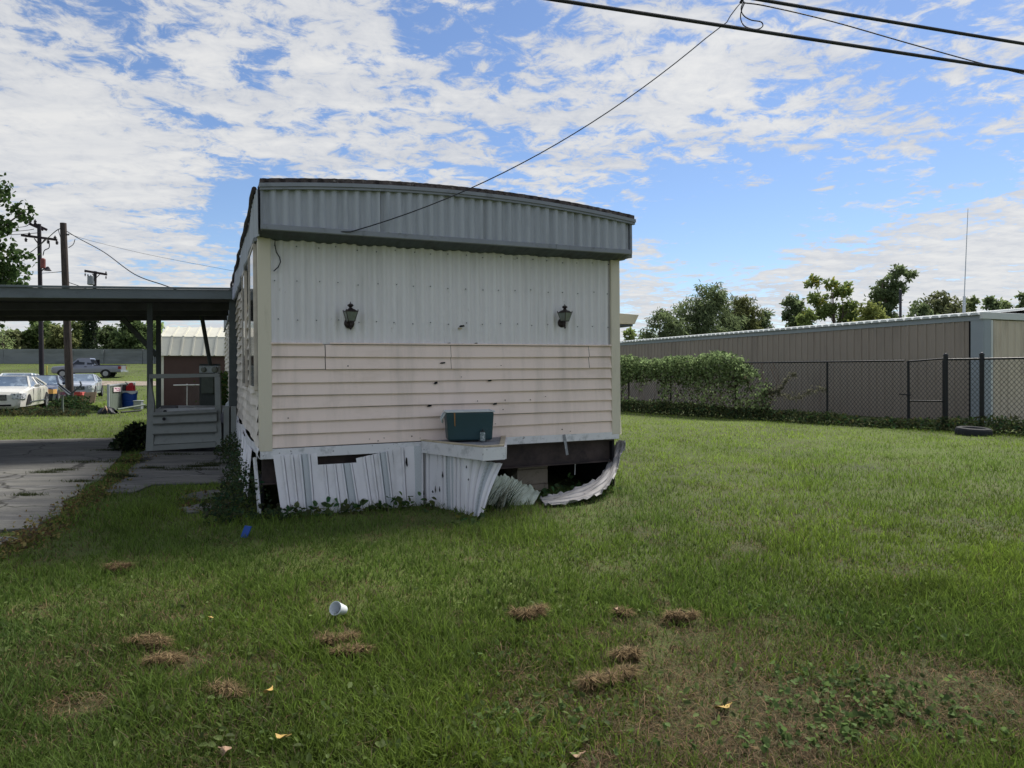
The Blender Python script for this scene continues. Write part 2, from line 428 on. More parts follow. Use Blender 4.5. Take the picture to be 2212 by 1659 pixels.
# ------------------------------------------------------------------ mobile home
C1 = Vector((-2.575, 7.22, 0)); YAW = math.atan2(.394, .919)
WV = Vector((math.cos(YAW), math.sin(YAW), 0)); DV = Vector((-math.sin(YAW), math.cos(YAW), 0))
def lot(x, y, z=0): return C1 + WV * x + DV * y + Vector((0, 0, z))
HROT = (0, R(-.5), YAW)
WID, LEN = 4.27, 18.3
home = empty("mobile_home", tuple(C1), HROT, "long old mobile home with white and pink end wall, grey fascia and broken skirting", "mobile home")
MH = WM[home.name]
def hx(u, y=0.0):      # distance along the end wall of what is seen in column u
    t = (u - 1106) / F
    return (t * (7.22 + .919 * y) + 2.575 + .394 * y) / (.919 - .394 * t)
def hz(x, y, v):       # height above the ground of what is seen in row v
    return HC - (v - HOR) / F * (7.22 + .394 * x + .919 * y) + x * .0 - (0.0087 * x)
def corr(pitch, depth, k=2.6):     # sheet metal flute profile
    def f(s):
        c = math.cos(2 * math.pi * s / pitch)
        return depth * math.copysign(abs(c) ** (1 / k), c) if abs(c) > 1e-9 else 0
    return f
arc = lambda x: 3.325 + .135 * (1 - ((x - 2.05) / 2.2) ** 2)
# solid body behind the cladding
b = MB(); b.box(.06, WID - .06, .06, LEN, .64, 3.05); b.box(.10, WID - .10, -.24, LEN, 3.0, 3.3); b.build("inner_wall", m_soffit, home)
# corrugated upper panel: flutes narrower than the flats, slightly buckled
f1 = corr(.108, .015, 2.0)
def upper(s, t):
    x = .10 + s * (WID - .20); z = 1.776 + t * 1.09
    return (x, -.012 - f1(x) + .008 * math.sin(x * 2.1 + z) * math.sin(z * 2.3), z)
b = MB(); b.grid(upper, 39 * 8, 10)
# screws over the panel
for zz in (2.02, 2.43, 2.80):
    for i in range(20):
        x = .17 + i * .2075 + random.uniform(-.02, .02)
        b.lathe([(.0065, 0), (.0065, .007)], 6, Matrix.Translation((x, -.022, zz + random.uniform(-.015, .015))) @ Matrix.Rotation(R(90), 4, 'X'), mi=1)
b.build("corrugated_panel", [m_panel, m_soffit], home, smooth=True)
# lap siding, eight courses of the end wall
def lap(b, x0, x1, z0, h, n, y=-.012, off=.028, wob=0.0, seed=0):
    for i in range(n):
        za = z0 + i * h; zb = za + h - .002
        prof = [(-off, za), (-off - .002, za + .006), (-off * .75, za + h * .35), (-off * .45, za + h * .7), (-.004, zb)]
        nx = 24; bs = len(b.v)
        for k in range(nx + 1):
            x = x0 + (x1 - x0) * k / nx
            w = wob * math.sin(x * 3.1 + i * 1.7 + seed) + wob * .6 * math.sin(x * 7.7 + i)
            dz = .004 * math.sin(x * 1.3 + i * 2 + seed)
            for (py, pz) in prof: b.v.append((x, y + py + w, pz + dz * (1 if pz < za + h * .9 else 0)))
        for k in range(nx):
            for q in range(4):
                a = bs + k * 5 + q; b.f.append((a, a + 5, a + 6, a + 1)); b.m.append(0)
        # under lip
        for k in range(nx):
            a = bs + k * 5; p0 = b.v[a]; p1 = b.v[a + 5]
            b.add([p0, p1, (p1[0], y + .01, p1[2]), (p0[0], y + .01, p0[2])], [(0, 3, 2, 1)])
b = MB(); lap(b, .10, WID - .10, .70, .1345, 6)
x1, x2, x3 = hx(705), hx(1272), hx(975)
for (xa, xb, dz) in ((.10, x1 - .006, 0), (x1 + .002, x3 - .004, -.003), (x3 + .001, x2 - .006, -.0035), (x2 + .002, WID - .10, 0)): lap(b, xa, xb, .70 + 6 * .1345 + dz, .1345, 2, y=-.012 - (.004 if dz else 0))
rq = random.Random(4)
for k in range(18):
    xq = rq.uniform(.2, WID - .2); zq = .70 + .1345 * rq.choice([0, 0, 0, 1, 2, 3, 5, 6, 7, 7]) + rq.uniform(.02, .06)
    b.box(xq - rq.uniform(.003, .006), xq + rq.uniform(.003, .007), -.046, -.036, zq, zq + rq.uniform(.005, .012), mi=1)
b.build("lap_siding", [m_side, m_steel], home)
# torn nail hems and holes poking through the siding
for (u, v, w_, h_) in [(956, 784, 13, 4), (941, 827, 9, 6), (1057, 822, 10, 4), (927, 876, 11, 5), (1068, 872, 10, 5), (998, 705, 13, 5), (970, 742, 8, 3), (1028, 742, 8, 3)]:
    x = hx(u); z = hz(x, 0, v); k = .0052
    b = MB(); poly = [(x - w_ * k / 2, z - h_ * k * .3), (x - w_ * k * .1, z - h_ * k * .5), (x + w_ * k / 2, z - h_ * k * .2), (x + w_ * k * .45, z + h_ * k * .5), (x - w_ * k * .2, z + h_ * k * .35)]
    b.prism(poly, 0, .006, Matrix.Translation((0, -.036, 0)) @ Matrix.Rotation(R(90), 4, 'X'))
    b.build("torn_hole", m_black, home)
b = MB(); x = hx(994); z = hz(x, 0, 708); b.prism([(x - .025, z - .02), (x + .02, z - .02), (x + .028, z - .004), (x - .02, z)], 0, .02, Matrix.Translation((0, -.03, 0)) @ Matrix.Rotation(R(90), 4, 'X'))
b.build("bent_tab", m_strip, home)
# J trim between the two claddings
b = MB(); b.box(.10, x1 - .03, -.045, -.001, 1.772, 1.790); b.build("ledge_trim", m_side, home, bevel=.003); b = MB(); b.box(x1 + .05, WID - .10, -.045, -.001, 1.776, 1.794); b.build("ledge_trim", m_side, home, bevel=.003)
# corner posts: L shaped
def cpost(xs, nm):
    b = MB(); s = 1 if xs < 2 else -1
    x0 = xs; b.box(min(x0, x0 + s * .115), max(x0, x0 + s * .115), -.045, -.024 + .02, .672, 2.96)
    b.box(min(x0 - s * .012, x0 + s * .008), max(x0 - s * .012, x0 + s * .008), -.045 + .002, .10, .675, 2.96)
    return b.build(nm, m_post, home, bevel=.006)
cpost(0.0, "corner_post"); cpost(WID, "corner_post")
# the right corner's outer flange has sprung loose at the bottom
def flange(s, t):
    z = .66 + t * 2.2; o = .085 * (1 - t) ** 1.6
    return (WID + .008 + o * (.4 + .6 * s) - .03 * (1 - s), -.03 + s * .09 + o * .2, z)
MB().grid(flange, 2, 16).build("sprung_trim", m_post, home, solid=.006)["label"] = "loose corner trim bowing outward at its lower end"
# bottom band
b = MB(); b.box(-.005, 1.72, -.042, -.004, .592, .694); b.build("bottom_trim", m_white, home, bevel=.004); b = MB(); b.box(2.68, WID - .01, -.042, -.004, .61, .700)
b.build("bottom_trim", m_white, home, bevel=.004)
b = MB()
b.grid(lambda s, t: (-.012 - .02 * math.sin(t * 3), -.04 + .30 * s, .60 + .10 * t), 6, 4).build("trim_return", m_white, home, solid=.006)
# end fascia: four corrugated panels under the curved roof edge
f2 = corr(.118, .018, 3.2)
ed = [.02, hx(829, -.33), hx(1050, -.33), hx(1245, -.33), WID - .02]
for i in range(4):
    b = MB(); a, c = ed[i], ed[i + 1] - .011
    def fp(s, t, a=a, c=c, i=i):
        x = a + s * (c - a); z = 2.94 + t * (arc(x) - .04 - 2.94)
        edge = .006 if (s < .02 or s > .98) else 0
        return (x, -.33 - f2(x + i * .03) - .003 * (i % 2) + edge + .006 * math.sin(x * 3 + i), z)
    b.grid(fp, int((c - a) / .118 * 8), 4)
    b.build("fascia_panel", m_fascia, home, smooth=True)
b = MB(); b.box(.0, hx(1205, -.34) - .003, -.352, -.300, 2.888, 2.942); b.box(hx(1205, -.34), WID + .0, -.349, -.298, 2.886, 2.940)
b.box(.002, .02, -.348, -.0, 2.89, 3.30)
b.box(WID - .02, WID + .005, -.347, .0, 2.892, 3.30)
b.build("fascia_trim", m_trimg, home, bevel=.004)
b = MB(); b.grid(lambda s, t: (.01 + s * (WID - .03), -.31 + t * .30, 2.900 - .045 * t - .004 * (int(s * 80) % 2) - .012 * t * math.sin(s * 31) ** 2), 160, 3)
b.build("soffit", m_soffit, home)
# curved roof with its drip edge and flaking coating
def strip(b, z0, z1, y0, y1, x0=.0, x1=WID + .02, n=44, jag=0.0):
    for i in range(n):
        xa = x0 + (x1 - x0) * i / n; xb = x0 + (x1 - x0) * (i + 1) / n
        ja = jag * math.sin(i * 2.3) * math.sin(i * .7); jb = jag * math.sin((i + 1) * 2.3) * math.sin((i + 1) * .7)
        b.hexa([(xa, y0, arc(xa) + z0), (xb, y0, arc(xb) + z0), (xb, y1, arc(xb) + z0), (xa, y1, arc(xa) + z0),
                (xa, y0, arc(xa) + z1 + ja), (xb, y0, arc(xb) + z1 + jb), (xb, y1, arc(xb) + z1 + jb), (xa, y1, arc(xa) + z1 + ja)])
b = MB(); strip(b, -.075, -.052, -.372, -.33, -.005, WID + .03); strip(b, -.050, -.012, -.385, -.33, -.01, WID + .035); b.build("drip_edge", m_trimg, home)
b = MB(); strip(b, -.010, .034, -.374, -.30, -.005, WID + .02, 120, .003); b.build("roof_coating", m_crust, home)
b = MB(); b.grid(lambda s, t: (-.0 + s * (WID + .02), -.33 + t * (LEN + .33), arc(s * (WID + .02)) + .012), 20, 30).build("roof", m_crust, home, solid=.04)
# long side fascia + gutter
f3 = corr(.20, .010)
for (xs, sg) in ((-.012, -1), (WID + .02, 1)):
    b = MB(); b.grid(lambda s, t: (xs + sg * (f3(s * (LEN + .3)) + .012 * math.sin(s * 40)), -.30 + s * (LEN + .3), 2.85 + t * .47), 700, 2).build("side_fascia", m_fascia, home)
    b = MB(); pts = [(xs + sg * (.025 + .008 * math.sin(k * 1.9)), -.02 + k * LEN / 46, 3.325 + .016 * math.sin(k * 1.3) + (.03 if k == 0 else 0)) for k in range(47)]
    b.tube(pts, .026, 7); b.build("gutter", m_steel, home)
b = MB(); pts = [(-.03 + .01 * math.sin(k * 2.2), .02 + k * .4, 2.85 + .015 * math.sin(k * 1.7)) for k in range(46)]; b.tube(pts, .022, 6); b.build("eave_trim", m_trimg, home)
# left long wall: buckled lap siding
def sidewall(xw, sg, nm, segs):
    b = MB()
    for i in range(16):
        za = .70 + i * .1345
        if za > 2.86: break
        for (ya, yb) in segs(za):
            ny = max(2, int((yb - ya) / .22)); bs = len(b.v)
            for k in range(ny + 1):
                y = ya + (yb - ya) * k / ny
                w = .012 * math.sin(y * 5.1 + i * .4) * min(1, za / 1.4) + .008 * math.sin(y * 2.3 + i * .9)
                dz = -.012 * math.sin(y * 4.4 + i * .35) * min(1, za / 1.6)
                for (py, pz) in ((-.026, za), (-.010, za + .07), (-.004, za + .133)): b.v.append((xw + sg * (-py + w), y, pz + dz))
                b.v.append((xw - sg * .01, y, za + dz))
            for k in range(ny):
                a = bs + k * 4
                b.f += [(a, a + 4, a + 5, a + 1), (a + 1, a + 5, a + 6, a + 2), (a + 3, a + 7, a + 4, a)]; b.m += [0, 0, 0]
    b.build(nm, m_side2, home)
def segL(z):
    if 1.25 < z < 2.85: return [(1.0, 2.22), (2.80, LEN)]
    return [(.10, LEN)]
sidewall(.012, -1, "side_siding", segL)
sidewall(WID - .012, 1, "side_siding", lambda z: [(.10, LEN)])
for (ya, yb) in ((.14, .98), (2.24, 2.78)):
    b = MB(); b.box(-.048, -.012, ya - .015, ya + .015, 1.30, 2.82); b.box(-.058, -.012, yb - .015, yb + .015, 1.30, 2.82)
    b.box(-.052, -.010, ya, yb, 1.295, 1.335); b.box(-.052, -.010, ya, yb, 2.79, 2.825); b.box(-.035, -.015, ya, yb, 2.04, 2.075)
    w = b.build("window", m_side2, home); b = MB(); b.box(-.046, .03, ya + .02, yb - .02, 1.33, 2.79); g = b.build("pane", m_glass, w)
# side awning over a window of the far (right) wall
b = MB(); b.hexa([(WID + .03, .8, 2.12), (WID + .78, .8, 2.12), (WID + .78, 2.4, 2.12), (WID + .03, 2.4, 2.12), (WID + .03, .78, 2.29), (WID + .84, .78, 2.255), (WID + .84, 2.4, 2.255), (WID + .03, 2.4, 2.29)])
b.build("side_awning", m_post, home, bevel=.006)
b = MB(); b.box(WID + .03, WID + .76, .82, 2.38, 2.09, 2.118); b.build("awning_underside", m_soffit, home)
# chassis
b = MB(); b.box(.02, WID - .06, .10, .16, .33, .60); b.box(.02, WID - .06, .04, .24, .318, .335); b.box(.02, WID - .06, .02, .09, .585, .61)
for x in (1.05, 3.12):
    b.box(x - .01, x + .01, .24, LEN, .36, .62); b.box(x - .05, x + .05, .245, LEN, .345, .36)
b.build("chassis_beam", m_steel, home)
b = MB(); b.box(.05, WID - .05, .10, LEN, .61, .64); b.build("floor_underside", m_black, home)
b = MB(); b.box(.02, .05, .3, LEN, -.15, .34); b.box(WID - .07, WID - .04, .03, LEN, -.15, .62); b.box(.3, WID - .3, 3.2, 3.24, 0, .6); b.build("underfloor_shade_skirting", m_black, home)  # black boards added inside the skirting to keep sunlight out and the underfloor dark
# block piers
xb0, xb1 = hx(1115, .35), hx(1180, .35)
for (xa, xc, y0) in ((xb0, xb1, .30), (.9, 1.28, .35)):
    b = MB(); b.box(xa, xc, y0, y0 + .40, .255, .318); b.box(xa - .004, xc, y0 + .004, y0 + .40, .062, .250); b.box(xa, xc + .003, y0 - .003, y0 + .40, -.10, .057)
    b.build("block_pier", m_block, home, bevel=.006)
b = MB(); b.box(2.42, 2.62, .05, .10, .30, .335); b.build("pipe_strap", m_strip, home)
# hitch cover: the triangular deck over the tow tongue
tl, tr = (hx(912), -.03), (hx(1087), -.03)
def apex(u, v, z=.715):
    Y = (HC - z) / ((v - HOR) / F); X = (u - 1106) / F * Y; d = Vector((X, Y, 0)) - C1
    return (d.dot(WV), d.dot(DV))
al, ar = apex(1046, 968), apex(1085, 966)
b = MB()
ZT = .700
def tri(poly, z0, z1, mi=0): b.prism(poly, z0, z1, None, mi)
tri([tl, al, ar, tr], ZT - .02, ZT + .004)
b.build("hitch_deck", m_wood, home, bevel=.003)
b = MB(); 
def board(p, q, z0, z1, th):
    b.bar((p[0], p[1], (z0 + z1) / 2), (q[0], q[1], (z0 + z1) / 2), th, z1 - z0)
board(tl, al, ZT + .005, ZT + .02, .05); board(al, ar, ZT + .006, ZT + .022, .05); board(ar, tr, ZT + .006, ZT + .021, .05)
b.build("deck_edging", m_strip, home)
b = MB(); o = .028
board((tl[0] - .01, tl[1] - o), (al[0] - .01, al[1] - o), ZT - .125, ZT + .003, .022); board((al[0] - .02, al[1] - o), (ar[0] + .02, ar[1] - o), ZT - .127, ZT + .002, .022)
board((ar[0] + o, ar[1] - o), (tr[0] + o, tr[1]), ZT - .124, ZT + .002, .022)
b.build("deck_fascia", m_white, home)
b = MB(); b.box(2.22, 2.32, -.75, -.02, .38, .48)
b.build("tow_tongue", m_steel, home)

# skirting panels: top line, bottom line; ribs and one punched vent strip each
def skpanel(p00, p10, p01, p11, ribs=(.20, .40, .60, .82), vent=(.62, .80), ragged=0.0, bow=0.0, name="skirting_panel", m0=None, nu=110, nrm=None, seed=1, rag_top=0.0):
    p00, p10, p01, p11 = map(Vector, (p00, p10, p01, p11))       # bottom-left, bottom-right, top-left, top-right
    n = ((p10 - p00).cross(p01 - p00)).normalized() if nrm is None else Vector(nrm)
    Wd = (p10 - p00).length
    def fn(s, t):
        p = p00 * (1 - s) * (1 - t) + p10 * s * (1 - t) + p01 * (1 - s) * t + p11 * s * t
        q = 0; gq = 0
        for r_ in ribs:
            d = abs(s - r_) * Wd
            q = max(q, .024 * min(1, max(0, 1.8 - d / .008)))
            if .011 < (s - r_) * Wd < .021: gq = -.020
        if vent and vent[0] < s < vent[1]: q = max(q, .003)
        q += bow * math.sin(math.pi * t) + (gq if q < .004 else 0) + .006 * math.sin(s * 5 + seed) * math.sin(t * 4 + seed * 2)
        p = p + n * q
        if t < .02 and ragged: p = p + Vector((0, 0, ragged * (math.sin(s * 23 + seed) + math.sin(s * 57 + seed))))
        if t > .98 and rag_top: p = p + Vector((0, 0, rag_top * (math.sin(s * 19 + seed))))
        return p
    hgt = (p01 - p00).length
    b = MB(); b.grid(fn, nu, 8, mfn=(lambda s, t: 1 if (vent and vent[0] < s < vent[1]) else 0), uvfn=lambda s, t: (s * Wd, t * hgt))
    return b.build(name, [m0 or m_skirt, m_vent], home, solid=.004)
def wp(u, v, y): x = hx(u, y); return Vector((x, y, hz(x, y, v)))
def gp(u, y): x = hx(u, y); return Vector((x, y, -.02))
skpanel(wp(609, 1118, -.09), wp(694, 1112, -.09), wp(591, 984, -.045), wp(686, 979, -.045), (.2, .41, .60, .80), (.61, .79), .006, rag_top=.003)["label"] = "leftmost skirting panel leaning off true"
skpanel(wp(694, 1115, -.10), wp(790, 1112, -.10), wp(687, 1004, -.055), wp(771, 999, -.055), (.18, .42, .62, .84), (.63, .83), .006)["label"] = "skirting panel slumped below its track"
skpanel(wp(788, 1112, -.09), wp(862, 1108, -.09), wp(770, 990, -.05), wp(848, 972, -.05), (.2, .42, .61, .82), (.62, .81), .006)["label"] = "skirting panel with its top edge slanting down"
skpanel(wp(860, 1108, -.085), wp(914, 1104, -.085), wp(849, 968, -.045), wp(915, 962, -.045), (.3,), (.70, .94), .006)
b = MB(); x = hx(880, -.1); z = hz(x, -.1, 1000); b.prism([(x - .012, z), (x - .006, z + .06), (x + .006, z + .05), (x + .014, z - .03), (x + .004, z - .045)], 0, .006, Matrix.Translation((0, -.078, 0)) @ Matrix.Rotation(R(90), 4, 'X')); b.build("torn_hole", m_black, home)
# V side of the hitch cover
def vside(s): return (tl[0] + (al[0] - tl[0]) * s, tl[1] + (al[1] - tl[1]) * s)
cuts = [-.10, .22, .45, .66]
for i in range(3):
    a = vside(cuts[i]); c = vside(cuts[i + 1]); ins = .03
    k = skpanel((a[0] + ins, a[1], -.03), (c[0] + ins, c[1], -.03), (a[0] + ins, a[1], ZT - .12), (c[0] + ins, c[1], ZT - .12), (.33, .66) if i else (.5,), (.03, .25) if i != 1 else (.70, .95), .008, seed=i)
a = vside(.66); k0 = Vector((a[0] + .03, a[1], -.03))
t0 = Vector((a[0] + .03, a[1], ZT - .125))
e1 = apex(1041, 1112, .04); e2 = apex(1084, 1009, .50)
skpanel(k0, Vector((e1[0], e1[1], .0)), t0 - Vector((0, 0, .01)), Vector((e2[0], e2[1] - .03, .52)), (.18, .40, .63, .85), (.64, .84), .006, bow=.02)["label"] = "skirting panel twisted outward at the point of the hitch cover"
for (u, v, w_, h_) in [(906, 1082, 5, 7), (937, 1068, 4, 10), (948, 1066, 4, 8), (956, 1030, 5, 9), (930, 1074, 6, 4), (1014, 1002, 3, 4), (1026, 1030, 3, 3)]:
    sv = (u - 906) / 150; a = vside(max(0, min(.75, sv))); z = .0 + (1108 - v) / 200 * .9
    k = .0048; b = MB(); b.prism([(-w_ * k / 2, z), (0, z + h_ * k), (w_ * k / 2, z - h_ * k * .2), (0, z - h_ * k * .6)], 0, .005,
                      Matrix.Translation((a[0] + .008, a[1] - .012, 0)) @ Matrix.Rotation(math.atan2(al[1] - tl[1], al[0] - tl[0]), 4, 'Z') @ Matrix.Rotation(R(90), 4, 'X'))
    b.build("torn_hole", m_black, home)
# crumpled fan of skirting lying beside the pier (world picture points at known depths)
m_bent = mat("dull grimy skirting", lin(150, 148, 149), .6, .08, 2, dirt=[(lin(104, 104, 98), 3, (1, 1, 1), .46, .7, .6), (lin(70, 66, 60), 14, (1, 1, 1), .6, .7, .6)])
def sheet(rowA, rowB, name, mts, nsub=7, ribs=4, amp=.010, lab=None, ribdir=0, crum=.012):
    A = catmull(rowA, nsub); Bq = catmull(rowB, nsub); n = min(len(A), len(Bq)) - 1
    nt = 24
    b = MB()
    def fn(s, t):
        i = min(int(round(s * n)), n); p = A[i] * (1 - t) + Bq[i] * t
        j0 = max(i - 1, 0); j1 = min(i + 1, n)
        tg = (A[j1] * (1 - t) + Bq[j1] * t) - (A[j0] * (1 - t) + Bq[j0] * t)
        nn = tg.cross(Bq[i] - A[i]); nn = nn.normalized() if nn.length > 1e-9 else Vector((0, 0, 1))
        ph = (t if ribdir == 0 else s) * ribs
        q = amp * max(0, 1 - abs(ph % 1 - .5) * 9) + crum * (math.sin(s * 17 + t * 5) * math.sin(t * 7 + s * 6) + .5 * abs(math.sin(s * 29 - t * 4)))
        if t < .05 or t > .95: p = p + Vector((0, 0, .014 * math.sin(i * 2.3) + .010 * math.sin(i * 5.1)))
        return p + nn * q
    b.grid(fn, n, nt)
    o = b.build(name, mts, home, world=True, solid=.004, smooth=False)
    if lab: o["label"] = lab
    return o
PY = lambda u, v, Y: P(u, v, Y)
sheet([PY(1066, 1034, 7.85), PY(1082, 1027, 8.0), PY(1100, 1028, 8.1), PY(1121, 1037, 8.15), PY(1140, 1048, 8.15), PY(1168, 1062, 8.1)],
      [PY(1040, 1100, 7.55), PY(1050, 1092, 7.6), PY(1062, 1090, 7.65), PY(1080, 1094, 7.7), PY(1104, 1099, 7.75), PY(1150, 1094, 7.85)],
      "skirting_panel", m_skirtg, 6, 5, .012, "mildewed skirting sheet fanned out beside the block pier", ribdir=1)
# long sheet peeled off the right corner and curled down to the lawn
sheet([PY(1347, 952, 8.95), PY(1350, 966, 8.93), PY(1341, 985, 8.85), PY(1335, 1008, 8.72), PY(1325, 1032, 8.42), PY(1306, 1056, 8.15), PY(1283, 1072, 7.95), PY(1232, 1085, 7.75), PY(1178, 1090, 7.68)],
      [PY(1338, 950, 9.05), PY(1327, 962, 9.05), PY(1320, 980, 9.0), PY(1308, 1010, 8.9), PY(1286, 1036, 8.5), PY(1248, 1052, 8.3), PY(1210, 1063, 8.15), PY(1184, 1070, 8.05), PY(1166, 1075, 8.0)],
      "skirting_panel", m_bent, 6, 4, .022, crum=.012, lab="long skirting sheet peeled off the corner and curled onto the lawn")
b = MB(); q = [PY(1318, 1045, 8.6), PY(1329, 1020, 8.75), PY(1333, 1000, 8.95), PY(1325, 1055, 8.8)]
# left side skirting: loose slabs
for (ya, yb, zt, zb, o1, dz, lb) in ((.9, 1.45, .60, .06, .05, 0, 1), (1.5, 2.2, .62, .08, .08, .05, 2), (2.3, 3.2, .60, .02, .05, 0, 3), (3.3, 4.6, .62, .0, .02, .03, 4), (4.7, 6.3, .62, 0, .0, 0, 5)):
    skpanel((-.04 - o1, yb, zb - .03), (-.04 - o1, ya, zb + dz), (-.035, yb + .1, zt), (-.035, ya + .05, zt), (.3, .6), (.35, .55), .012, nu=24, seed=lb)
b = MB(); b.grid(lambda s, t: (-.03 + .02 * math.sin(s * 20), .1 + s * 8, .58 + .11 * t + .015 * math.sin(s * 33)), 60, 2).build("bottom_trim", m_white, home, solid=.008)
b = MB(); b.bar((-.05, .12, .60), (-.01, -.02, -.03), .022, .05); b.build("corner_stake", m_white, home)
# strap hanging from the bottom band
b = MB(); x = hx(1215); b.bar((x, -.05, hz(x, 0, 938)), (x + .012, -.056, hz(x, 0, 950)), .035, .006, up=(0, 1, 0)); b.bar((x + .012, -.056, hz(x, 0, 950)), (hx(1221), -.06, hz(x, 0, 982)), .033, .006, up=(0, 1, 0))
b.build("hanging_strap", m_wood, home)
b = MB(); x = hx(1243, .3); b.bar((x, .3, .32), (x - .01, .3, .14), .012, .012); b.build("hanging_wire", m_white, home)

# ------------------------------------------------------------------ wall lanterns
def lantern(u, v, turn, label):
    x = hx(u); z = hz(x, 0, v)
    o = empty("wall_lantern", tuple(MH @ Vector((x, -.022, z))), (0, R(-.5), YAW), label, "wall lamp", "bronze lanterns on the end wall")
    b = MB(); b.lathe([(.001, .0), (.052, .0), (.056, .006), (.052, .014), (.03, .024), (.0, .026)], 20, Matrix.Translation((0, 0, -.035)) @ Matrix.Rotation(R(90), 4, 'X'))
    b.build("back_plate", m_dark, o, smooth=False)
    yy = -.088
    b = MB(); b.tube(catmull([(0, -.01, -.045), (0, -.05, -.075), (0, yy, -.06), (0, yy, -.02)], 5), .008, 8)
    b.lathe([(.001, -.115), (.005, -.105), (.013, -.094), (.010, -.085), (.006, -.078), (.010, -.07), (.006, -.06)], 10, Matrix.Translation((0, yy, .0)))
    b.build("arm", m_dark, o)
    T = Matrix.Translation((0, yy, 0)) @ Matrix.Rotation(turn, 4, 'Z')
    b = MB(); w0, w1, h0, h1 = .034, .062, -.018, .085
    for i in range(4):
        a = i * math.pi / 2
        M = T @ Matrix.Rotation(a, 4, 'Z')
        b.add([M @ Vector(p) for p in ((-w0, -w0, h0), (w0, -w0, h0), (w1, -w1, h1), (-w1, -w1, h1))], [(0, 1, 2, 3)])
    b.build("lamp_glass", m_lglass, o, solid=.002)
    b = MB()
    for i in range(4):
        M = T @ Matrix.Rotation(i * math.pi / 2, 4, 'Z')
        b.bar(M @ Vector((-w0, -w0, h0)), M @ Vector((-w1, -w1, h1 + .006)), .007, .007)
        b.bar(M @ Vector((-w0, -w0, h0)), M @ Vector((w0, -w0, h0)), .008, .008); b.bar(M @ Vector((-w1, -w1, h1)), M @ Vector((w1, -w1, h1)), .009, .009)
        b.lathe([(.001, .0), (.007, .006), (.004, .013), (.001, .018)], 6, M @ Matrix.Translation((-w1, -w1, h1 + .004)))
    b.add([T @ Vector(p) for p in ((-w0, -w0, h0 - .003), (w0, -w0, h0 - .003), (w0, w0, h0 - .003), (-w0, w0, h0 - .003))], [(0, 1, 2, 3)])
    b.build("lamp_frame", m_dark, o)
    b = MB(); r2 = math.sqrt(2)
    pr = [(w1 * r2 * .98, h1), (w1 * r2 * .60, h1 + .022), (w1 * r2 * .34, h1 + .030), (.018, h1 + .040), (.014, h1 + .046)]
    bs = len(b.v)
    b.lathe(pr, 4, T @ Matrix.Rotation(R(45), 4, 'Z'))
    b.lathe([(.012, h1 + .044), (.020, h1 + .052), (.034, h1 + .064), (.030, h1 + .074), (.014, h1 + .084), (.005, h1 + .088), (.004, h1 + .100), (.001, h1 + .106)], 14, T)
    b.build("lamp_cap", m_dark, o)
lantern(757, 692, R(6), "bronze carriage lantern on the white panel nearest the hanging wire")
lantern(1214, 692, R(22), "bronze carriage lantern nearest the right corner post, turned askew")

# ------------------------------------------------------------------ cooler and jar on the hitch cover
m_cool = mat("dark green plastic", lin(38, 66, 72), .42, .12, 3, dirt=[(lin(70, 90, 92), 6, (1, 1, 1), .58, .75, .5)], spec=.4)
m_coolw = mat("off white plastic", lin(196, 202, 204), .5, .06, 6, dirt=[(lin(130, 130, 124), 8, (1, 1, 1), .55, .7, .5)])
cx = (hx(973, -.45) + hx(1071, -.45)) / 2
cool = empty("cooler", tuple(MH @ Vector((cx, -.32, ZT + .024))), (0, R(-.5), YAW - R(12)), "dark green ice chest without a lid on the triangular hitch cover", "cooler")
def cbody(b, w0, d0, w1, d1, z0, z1):
    b.hexa([(-w0, -d0, z0), (w0, -d0, z0), (w0, d0, z0), (-w0, d0, z0), (-w1, -d1, z1), (w1, -d1, z1), (w1, d1, z1), (-w1, d1, z1)])
b = MB(); hh = .31
W1, D1 = .262, .145
w0, d0 = W1 * .92, D1 * .88
b.hexa([(-w0, -d0, 0), (w0, -d0, 0), (w0, d0, 0), (-w0, d0, 0), (-W1, -D1, hh), (W1, -D1, hh), (W1, D1, hh), (-W1, D1, hh)])
o = b.build("tub", m_cool, cool, bevel=.02)
b = MB(); b.bar((-W1, -D1, hh + .004), (W1, -D1, hh + .004), .016, .014); b.bar((-W1, D1, hh + .004), (W1, D1, hh + .004), .016, .014)
b.bar((-W1, -D1, hh + .004), (-W1, D1, hh + .004), .016, .014); b.bar((W1, -D1, hh + .004), (W1, D1, hh + .004), .016, .014)
b.box(-W1 + .01, W1 - .01, -D1 + .01, D1 - .01, hh - .01, hh + .003); b.build("rim", m_coolw, cool, bevel=.003)
b = MB(); b.tube(catmull([(-W1 - .004, -D1 * .6, hh - .01), (-W1 - .035, -D1 * .5, hh - .07), (-W1 - .028, 0, hh - .115), (-W1 - .035, D1 * .5, hh - .07), (-W1 - .004, D1 * .6, hh - .01)], 5), .010, 7); b.build("handle", m_coolw, cool)
b = MB(); b.hexa([(-W1 * .66, -D1 - .001, hh - .15), (-W1 * .63, -D1 - .001, hh - .15), (-W1 * .63, -D1 + .02, hh - .15), (-W1 * .66, -D1 + .02, hh - .15), (-W1 * .69, -D1 - .006, hh), (-W1 * .63, -D1 - .006, hh), (-W1 * .63, -D1 + .02, hh), (-W1 * .69, -D1 + .02, hh)])
b.build("rust_streak", mat("rusty latch strip", lin(150, 112, 72), .8, .2, 20), cool)
jx = apex(1048, 958, .72)
jar = empty("insulator_jar", tuple(MH @ Vector((jx[0], jx[1] + .06, ZT + .022))), (0, 0, 0), "small grey glass jar standing at the front of the hitch cover", "jar")
